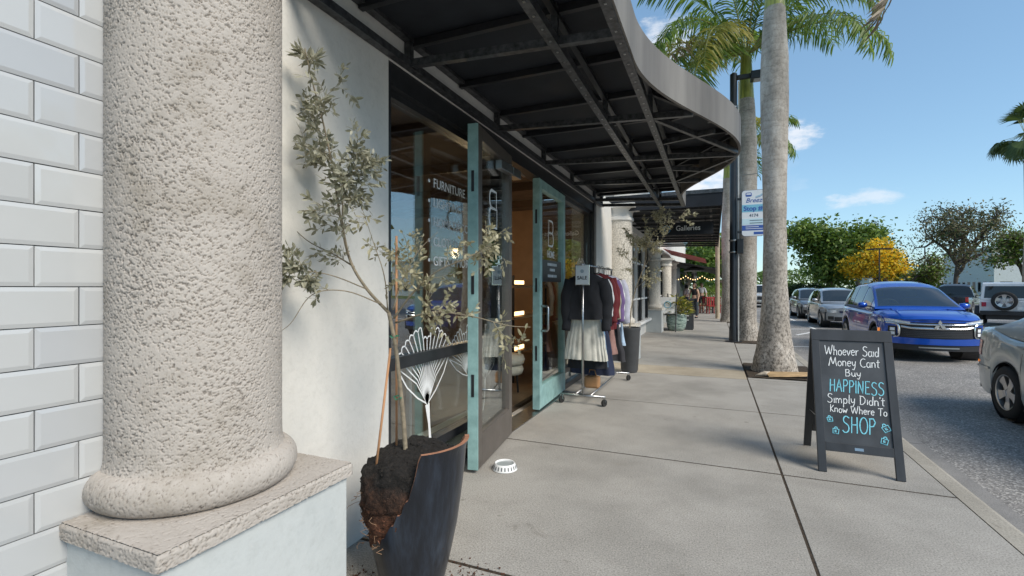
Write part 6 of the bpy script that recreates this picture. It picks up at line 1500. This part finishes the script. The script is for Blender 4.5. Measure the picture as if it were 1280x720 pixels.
REDC = M('red_chair', (.32, .03, .03), .5, var=.2)
def chair(x, y, rz, label):
    t = thing('red_chair', label, 'chair', (x, y, 0), rz, 'red terrace chairs')
    def b_(n_, *a): MB().box(*a).build(n_, REDC, t, local=True, bevel=.008)
    b_('seat', -.23, .23, -.22, .22, .43, .47)
    for k in range(4): b_('slat', -.21 + .115 * k, -.14 + .115 * k, .2, .225, .47, .92)
    b_('top_rail', -.23, .23, .195, .235, .9, .97)
    for xx in (-.22, .18):
        for yy in (-.21, .18): b_('leg', xx, xx + .04, yy, yy + .04, 0, .43)
chair(-.15, 30.2, .3, 'red wooden chair at the terrace table, nearer to the lamp post'); chair(-.55, 30.9, -.4, 'red wooden chair at the terrace table, nearer to the building'); chair(.25, 31.6, 2.6, 'red wooden chair on the far side of the terrace table')
tt_ = thing('terrace_table', 'small dark table between the red terrace chairs', 'table', (-.1, 31.0, 0)); MB().box(-.45, .25, 30.65, 31.3, .72, .76).build('table_top', DKWOOD, tt_); MB().tube([(-.1, 31, 0), (-.1, 31, .72)], .04, 8).build('leg', BLACK, tt_); MB().box(-.3, .1, 30.8, 31.2, 0, .03).build('base', BLACK, tt_)

# people: one skinned surface each
SKIN = M('skin', (.50, .31, .22), .6, var=.08); HAIR_B = M('brown_hair', (.06, .035, .02), .6); HAIR_K = M('black_hair', (.015, .012, .012), .6); HAIR_F = M('fair_hair', (.32, .22, .11), .6)
def person(label, loc, rz, H, top, bottom, hair, step=.12, arm=.15, skirt=None, sleeves=False, shoes=None):
    t = thing('person', label, 'person', loc, rz)
    k = H / 1.7
    J = {'pel': (0, 0, .93), 'bel': (0, 0, 1.05), 'che': (0, -.01, 1.28), 'nec': (0, 0, 1.44), 'neu': (0, .005, 1.50), 'hd0': (0, .015, 1.57), 'hd1': (0, .01, 1.66), 'hd2': (0, 0, 1.70)}
    for sd, sg_, st in (('l', 1, step), ('r', -1, -step)):
        J.update({'hip' + sd: (sg_ * .095, 0, .90), 'kne' + sd: (sg_ * .10, st * .7, .50), 'ank' + sd: (sg_ * .10, st * .9 - .02, .09), 'toe' + sd: (sg_ * .11, st * .9 + .13, .03),
                  'sho' + sd: (sg_ * .165, 0, 1.39), 'elb' + sd: (sg_ * (.21 + arm * .2), -st * .4, 1.12), 'wri' + sd: (sg_ * (.20 + arm * .2), -st * .4 + .10, .89), 'han' + sd: (sg_ * (.195 + arm * .2), -st * .4 + .13, .80)})
    E = [('pel', 'bel'), ('bel', 'che'), ('che', 'nec'), ('nec', 'neu'), ('neu', 'hd0'), ('hd0', 'hd1'), ('hd1', 'hd2')]
    for sd in 'lr': E += [('pel', 'hip' + sd), ('hip' + sd, 'kne' + sd), ('kne' + sd, 'ank' + sd), ('ank' + sd, 'toe' + sd), ('nec', 'sho' + sd), ('sho' + sd, 'elb' + sd), ('elb' + sd, 'wri' + sd), ('wri' + sd, 'han' + sd)]
    RD = {'pel': .135, 'bel': .12, 'che': .135, 'nec': .07, 'neu': .052, 'hd0': .085, 'hd1': .088, 'hd2': .05, 'hip': .09, 'kne': .06, 'ank': .042, 'toe': .035, 'sho': .062, 'elb': .042, 'wri': .03, 'han': .03}
    names = list(J)
    def skin(nm, keep, extra, mat, par, sub=2):
        idx = [n_ for n_ in names if n_ in keep]; me = bpy.data.meshes.new(nm)
        me.from_pydata([tuple(c_ * k for c_ in J[n_]) for n_ in idx], [(idx.index(a), idx.index(b_)) for a, b_ in E if a in keep and b_ in keep], [])
        o = bpy.data.objects.new(nm, me); col.objects.link(o)
        o.modifiers.new('skin', 'SKIN'); sb = o.modifiers.new('sub', 'SUBSURF'); sb.levels = sb.render_levels = sub
        for i, n_ in enumerate(idx):
            r = RD.get(n_, RD.get(n_[:3], .05)) * k + extra; me.skin_vertices[0].data[i].radius = (r, r * (.78 if n_ in ('pel', 'bel', 'che') else 1)); me.skin_vertices[0].data[i].use_root = (i == 0)
        dg = bpy.context.evaluated_depsgraph_get(); dg.update(); m2 = bpy.data.meshes.new_from_object(o.evaluated_get(dg)); m2.materials.clear(); m2.materials.append(mat); m2.shade_smooth(); m2.name = nm
        bpy.data.objects.remove(o); oo = bpy.data.objects.new(nm, m2); col.objects.link(oo); oo.parent = par; return oo
    bd = skin('body', set(names), 0, SKIN, t)
    skin('shirt', {'bel', 'che', 'nec'} | ({'shol', 'shor', 'elbl', 'elbr'} if sleeves else {'shol', 'shor'}), .014, top, t)
    legs = {'pel', 'hipl', 'hipr', 'knel', 'kner'} | (set() if skirt else {'ankl', 'ankr'})
    skin('shorts' if skirt else 'trousers', legs, .014, bottom, t)
    h = MB(); h.lathe([(0, .125), (.06, .115), (.098, .06), (.105, 0), (.10, -.06), (.085, -.11)], 18, (0, -.02, 1.625 * k)); h.v = [p for p in h.v]; h.build('hair', hair, t, smooth=True, local=True)
    f = MB()
    for sg_ in (-1, 1): f.lathe([(0, .012), (.012, 0), (0, -.012)], 8, (sg_ * .032 * k, .083 * k, 1.625 * k))
    f.build('eyes', BLACK, bd, local=True); MB().lathe([(0, .02), (.012, -.012), (0, -.016)], 8, (0, .098 * k, 1.60 * k)).build('nose', SKIN, bd, local=True); MB().box(-.022, .022, .085 * k, .09 * k, 1.562 * k, 1.570 * k).build('mouth', REDC, bd, local=True)
    for sg_ in (-1, 1): MB().box(sg_ * .105 * k - .045, sg_ * .105 * k + .045, (sg_ * step) * .9 * k - .07, (sg_ * step) * .9 * k + .17, 0, .075).build('shoe', shoes or BLACK, t, local=True, bevel=.02)
person('person in black top and dark jeans standing before the patio heater', (-.93, 25.6, 0), 2.8, 1.70, NAVY, cloth('darkjeans', (.035, .045, .06)), HAIR_B, .05)
person('person in white top and black shorts walking under the far canopy', (-.72, 31.5, 0), 3.3, 1.78, WHT, NAVY, HAIR_F, .16, skirt=True, sleeves=True)
person('person in pinkish shirt and navy trousers beside the terrace wall', (-1.55, 30.4, 0), 1.2, 1.66, cloth('pinkish', (.5, .38, .36)), NAVY2, HAIR_K, .06, sleeves=True)
lb = thing('light_blue_post', 'slim pale blue banner post behind the far palm', 'post', (.12, 25.6, 0)); MB().box(.06, .22, 25.6, 25.66, .0, 2.0).build('panel', M('pale_blue', (.35, .62, .75), .5), lb); MB().tube([(.14, 25.63, 0), (.14, 25.63, 4.9)], .10, 8).build('pole', M('tan_wood_pole', (.42, .35, .25), .8, var=.2), lb)

# ------------------------------------------------------------------ broadleaf trees
def tree(name, label, loc, H, spread, mats, n_leaf, leaf=.16, trunk_r=.22, dens=.55, seed=1, barkc=(.12, .09, .065), levels=4, up=.35, group='street trees beyond the road', fork=.22, flat=1.0):
    rs = random.Random(seed); t = thing(name, label, 'tree', loc, 0, group); wood = MB(); tips = []
    def grow(p, d, L, r, lv):
        pts = [p]; n = 4
        for i in range(n):
            d = (d + Vector((rs.uniform(-.22, .22), rs.uniform(-.22, .22), rs.uniform(-.08, .16)))).normalized(); p = p + d * L / n; pts.append(p)
        wood.tube(pts, [lerp(r, r * .62, i / n) for i in range(n + 1)], 8 if lv > 2 else 5, False)
        if lv <= 1: tips.extend(pts[1:])
        if lv == 0: return
        if lv == 2: tips.append(pts[-1])
        for k in range(rs.choice((2, 3, 3)) + (1 if lv == levels else 0)):
            a = rs.uniform(0, 6.28); o = d.orthogonal(); o.rotate(Matrix.Rotation(a, 3, d))
            nd = (d * rs.uniform(.45, .8) + o * rs.uniform(.6, 1.0) + Vector((0, 0, up * rs.uniform(0, 1)))).normalized(); nd.z *= flat
            grow(pts[-1] if k < 2 else pts[rs.randint(2, 4)], nd, L * rs.uniform(.62, .85), r * .58, lv - 1)
    grow(Vector((0, 0, 0)), Vector((rs.uniform(-.1, .1), rs.uniform(-.1, .1), 1)), H * fork, trunk_r, levels)
    mx = max(q.z for q in tips); mr = max(math.hypot(q.x, q.y) for q in tips); sc = Vector((spread / mr, spread / mr, (H * .97) / mx))
    wood.v = [(p[0] * lerp(1, sc.x, min(1, p[2] / (H * .2))), p[1] * lerp(1, sc.y, min(1, p[2] / (H * .2))), p[2] * sc.z) for p in wood.v]
    tips = [Vector((q.x * sc.x, q.y * sc.y, q.z * sc.z)) for q in tips]
    wood.build('trunk', M('bark_' + name, barkc, .95, var=.3, vs=8, bs=20, bst=.5, bd=.03), t, smooth=True, local=True)
    per = len(mats); bins = [MB() for _ in mats]
    for k in range(n_leaf):
        c_ = rs.choice(tips); g_ = dens; p = c_ + Vector((rs.gauss(0, g_), rs.gauss(0, g_), rs.gauss(0, g_ * .7)))
        if p.z < H * .16: continue
        n_ = Vector((rs.gauss(0, 1), rs.gauss(0, 1), rs.gauss(0, 1) + .8)).normalized(); u = n_.orthogonal(); u.rotate(Matrix.Rotation(rs.uniform(0, 6.28), 3, n_)); v_ = n_.cross(u); s_ = leaf * rs.uniform(.6, 1.3)
        j = mats and (min(per - 1, int(rs.random() * per)) if per < 2 or not hasattr(mats[0], 'zz') else 0)
        bins[j].add([p - u * s_ * .5, p + v_ * s_ * .28, p + u * s_ * .5, p - v_ * s_ * .28], [(0, 1, 2, 3)])
    for b_, m_ in zip(bins, mats):
        if b_.v: b_.build('crown', m_, t, local=True, fix=False)
    return t
LG = leafmat('leaf_green', (.05, .10, .018), (.17, .26, .045), .4); LG2 = leafmat('leaf_bright', (.11, .19, .028), (.25, .33, .06), .4); LY = leafmat('leaf_yellow_blossom', (.80, .46, .015), (.95, .72, .06), .4); LB = leafmat('leaf_brownish', (.075, .075, .03), (.22, .19, .09), .3); LD = leafmat('leaf_dark', (.02, .045, .012), (.07, .11, .03), .25)
tree('shade_tree', 'broad green shade tree at the far end of the road', (15.2, 80, -.2), 10.6, 8.4, [LG, LG2], 15000, .42, .5, 1.05, 4, flat=.75)
tree('yellow_blossom_tree', 'tree covered in golden yellow blossom beside the green shade tree', (19.5, 70, -.2), 7.6, 5.0, [LY, LY, LY, LY, LG2], 10000, .30, .25, .55, 9)
tree('sparse_tree', 'thin brownish half bare tree behind the parked off-roader', (20.4, 57.0, -.2), 9.9, 5.6, [LB, LB, LD], 6000, .17, .15, .46, 23, (.075, .06, .05), levels=5, up=.15, fork=.10)
tree('bare_top_tree', 'thin dark feathery tree behind the yellow blossom tree', (22.3, 96, -.2), 14.0, 6.5, [LD], 2600, .34, .35, .6, 14, (.08, .065, .05), levels=5)
tree('mixed_tree', 'yellow green tree at the right edge beyond the parked cars', (32.4, 73, -.2), 8.6, 4.6, [LG2, LB], 6000, .3, .3, .6, 33)
tree('low_green_tree', 'low green tree between yellow blossom and sparse tree', (22.7, 75, -.2), 5.6, 4.2, [LG2, LB], 7000, .26, .22, .55, 41)
tree('roadside_tree', 'bright green tree over the far end of the sidewalk', (1.2, 52, -.1), 6.6, 4.0, [LG2, LG], 7000, .3, .25, .6, 47)
tree('corner_tree', 'green tree beyond the black canopy at the street end', (-3.2, 60, -.1), 7.5, 5.0, [LG2, LG], 7000, .34, .25, .7, 53)
for k, (x, y, h, sp_, lab) in enumerate(((24, 24, 9, 6, 'leafy tree across the road mirrored in the glazed tiles, farther one'), (27, 10, 10, 6, 'leafy tree across the road mirrored in the glazed tiles, nearer one'))):
    tree('shade_tree', lab, (x, y, -.2), h, sp_, [LG, LG2], 5000, .42, .3, .9, 60 + k)
hd = leafy('clipped_hedge', 'dark green hedge along the far end of the road', (8.8, 84, -.2), 2600, 3.4, 2.6, LG, .5, .3, 'hedge')
leafy('clipped_hedge', 'dark hedge below the green shade tree', (12.2, 78, -.2), 2200, 3.0, 2.4, LD, .5, .3, 'hedge')
for k in range(3): leafy('terrace_plant', ('bright green bush behind the red chairs, nearest the canopy post', 'bright green bush behind the red chairs, middle one', 'bright green bush behind the red chairs, farthest')[k], (.2 - .5 * k, 33.4 + 1.6 * k, 0), 420, .6, 1.7, LG2, .2, .08)
tl = MB(); rs = random.Random(77)
for k in range(15000):
    x = rs.uniform(6, 95); hh = 3.2 + 2.6 * vnoise(np.array([[x * .13, 0, 0]]), 4)[0] + 1.6 * vnoise(np.array([[x * .5, 3, 0]]), 8)[0]
    z = hh * rs.random() ** .7; p = Vector((x, 124 + 2.5 * rs.gauss(0, 1) - .12 * x, z)); u = Vector((rs.gauss(0, 1), rs.gauss(0, 1), rs.gauss(0, 1))).normalized(); v_ = u.orthogonal(); s_ = rs.uniform(.3, .7)
    tl.add([p - u * s_ * .5, p + v_ * s_ * .35, p + u * s_ * .5, p - v_ * s_ * .35], [(0, 1, 2, 3)])
tag(tl.build('treeline', LG, fix=False), 'low dark green belt of distant trees along the horizon', 'treeline', kind='stuff')
# fan palm whose crown shows at the right edge
fp = thing('fan_palm', 'tall fan palm whose crown shows at the right picture edge', 'palm tree', (27.0, 60.5, -.2))
MB().tube([(0, 0, 0), (.2, .1, 8), (0, 0, 16.2)], [.3, .2, .16], 12).build('trunk', PTR, fp, local=True, smooth=True)
fm = MB(); rs = random.Random(5)
for k in range(17):
    a = R(lerp(-75, 75, k / 16)); d = Vector((math.cos(a), math.sin(a), 0)); L = 1.7 * (.75 + .25 * math.cos(a)); w_ = Vector((-d.y, d.x, 0)) * .08
    p1 = d * L * .6; p2 = d * L + Vector((0, 0, -.25 - .15 * rs.random())); fm.add([Vector((0, 0, 0)), p1 + w_, p2, p1 - w_], [(0, 1, 2, 3)])
fmm = fm.mesh('fan', leafmat('fan_leaf', (.03, .06, .015), (.09, .13, .035), .3))
for k in range(26):
    az = rs.uniform(0, 6.28); el = rs.uniform(-.9, 1.2); L = rs.uniform(1.2, 2.1); d = Vector((math.cos(az) * math.cos(el), math.sin(az) * math.cos(el), math.sin(el)))
    o = inst('fan_leaf', fmm, fp, Vector((0, 0, 16.2)) + d * L, (0, -el + .5, az)); MB().tube([(0, 0, 16.2), tuple(Vector((0, 0, 16.2)) + d * L)], .02, 5).build('petiole', RACH, fp, local=True)

# ------------------------------------------------------------------ far buildings and lamp
def block(name, label, x0, x1, y0, y1, h, mat, rows=2, colsn=8, face='y'):
    t = thing(name, label, 'building', ((x0 + x1) / 2, (y0 + y1) / 2, -.2)); MB().box(x0, x1, y0, y1, -.2, h).build('wall', mat, t); MB().box(x0 - .25, x1 + .25, y0 - .25, y1 + .25, h, h + .35).build('roof', M('roof_trim', (.45, .44, .42), .7), t)
    for r_ in range(rows):
        for c_ in range(colsn):
            zz = .9 + r_ * 3.0; a = lerp(x0, x1, (c_ + .25) / colsn); b_ = lerp(x0, x1, (c_ + .75) / colsn)
            if zz + 1.5 < h:
                w_ = MB().box(a, b_, y0 - .03, y0 + .02, zz, zz + 1.5).build('window', CGL, t); MB().box(a - .08, b_ + .08, y0 - .07, y0 - .031, zz - .1, zz - .002).build('sill', WHITE, w_)
                a2 = lerp(y0, y1, (c_ + .25) / colsn); b2 = lerp(y0, y1, (c_ + .75) / colsn); MB().box(x0 - .03, x0 + .02, a2, b2, zz, zz + 1.5).build('window', CGL, t)
OFFW = M('off_white_render', (.66, .67, .68), .8, var=.06)
block('white_building', 'low white flat roofed building behind the sparse tree', 36, 62, 88, 104, 7.0, OFFW, 1, 10)
block('low_white_building', 'long low white building behind the far trees', 27, 52, 110, 120, 3.8, OFFW, 1, 8)
block('beige_building', 'beige building at the far end of the sidewalk', -16, -3.5, 64, 80, 6.0, M('beige_render', (.52, .47, .40), .8), 2, 5)
block('facing_building', 'pale two storey building across the road mirrored in the glazed tiles', 34, 46, -14, 20, 6.5, M('pale_render', (.60, .57, .50), .8), 2, 7)
fl = thing('parking_lot_lamp', 'dark double headed lamp post in front of the yellow blossom tree', 'street lamp', (17.4, 67.0, -.15)); MB().tube([(17.4, 67, -.15), (17.4, 67, 6.0)], .07, 8).build('pole', LK, fl); MB().box(16.6, 18.2, 66.9, 67.1, 5.9, 6.06).build('arm', LK, fl); MB().box(16.2, 16.8, 66.8, 67.2, 5.86, 6.0).build('luminaire', LK, fl); MB().box(18.0, 18.6, 66.8, 67.2, 5.86, 6.0).build('luminaire', LK, fl)
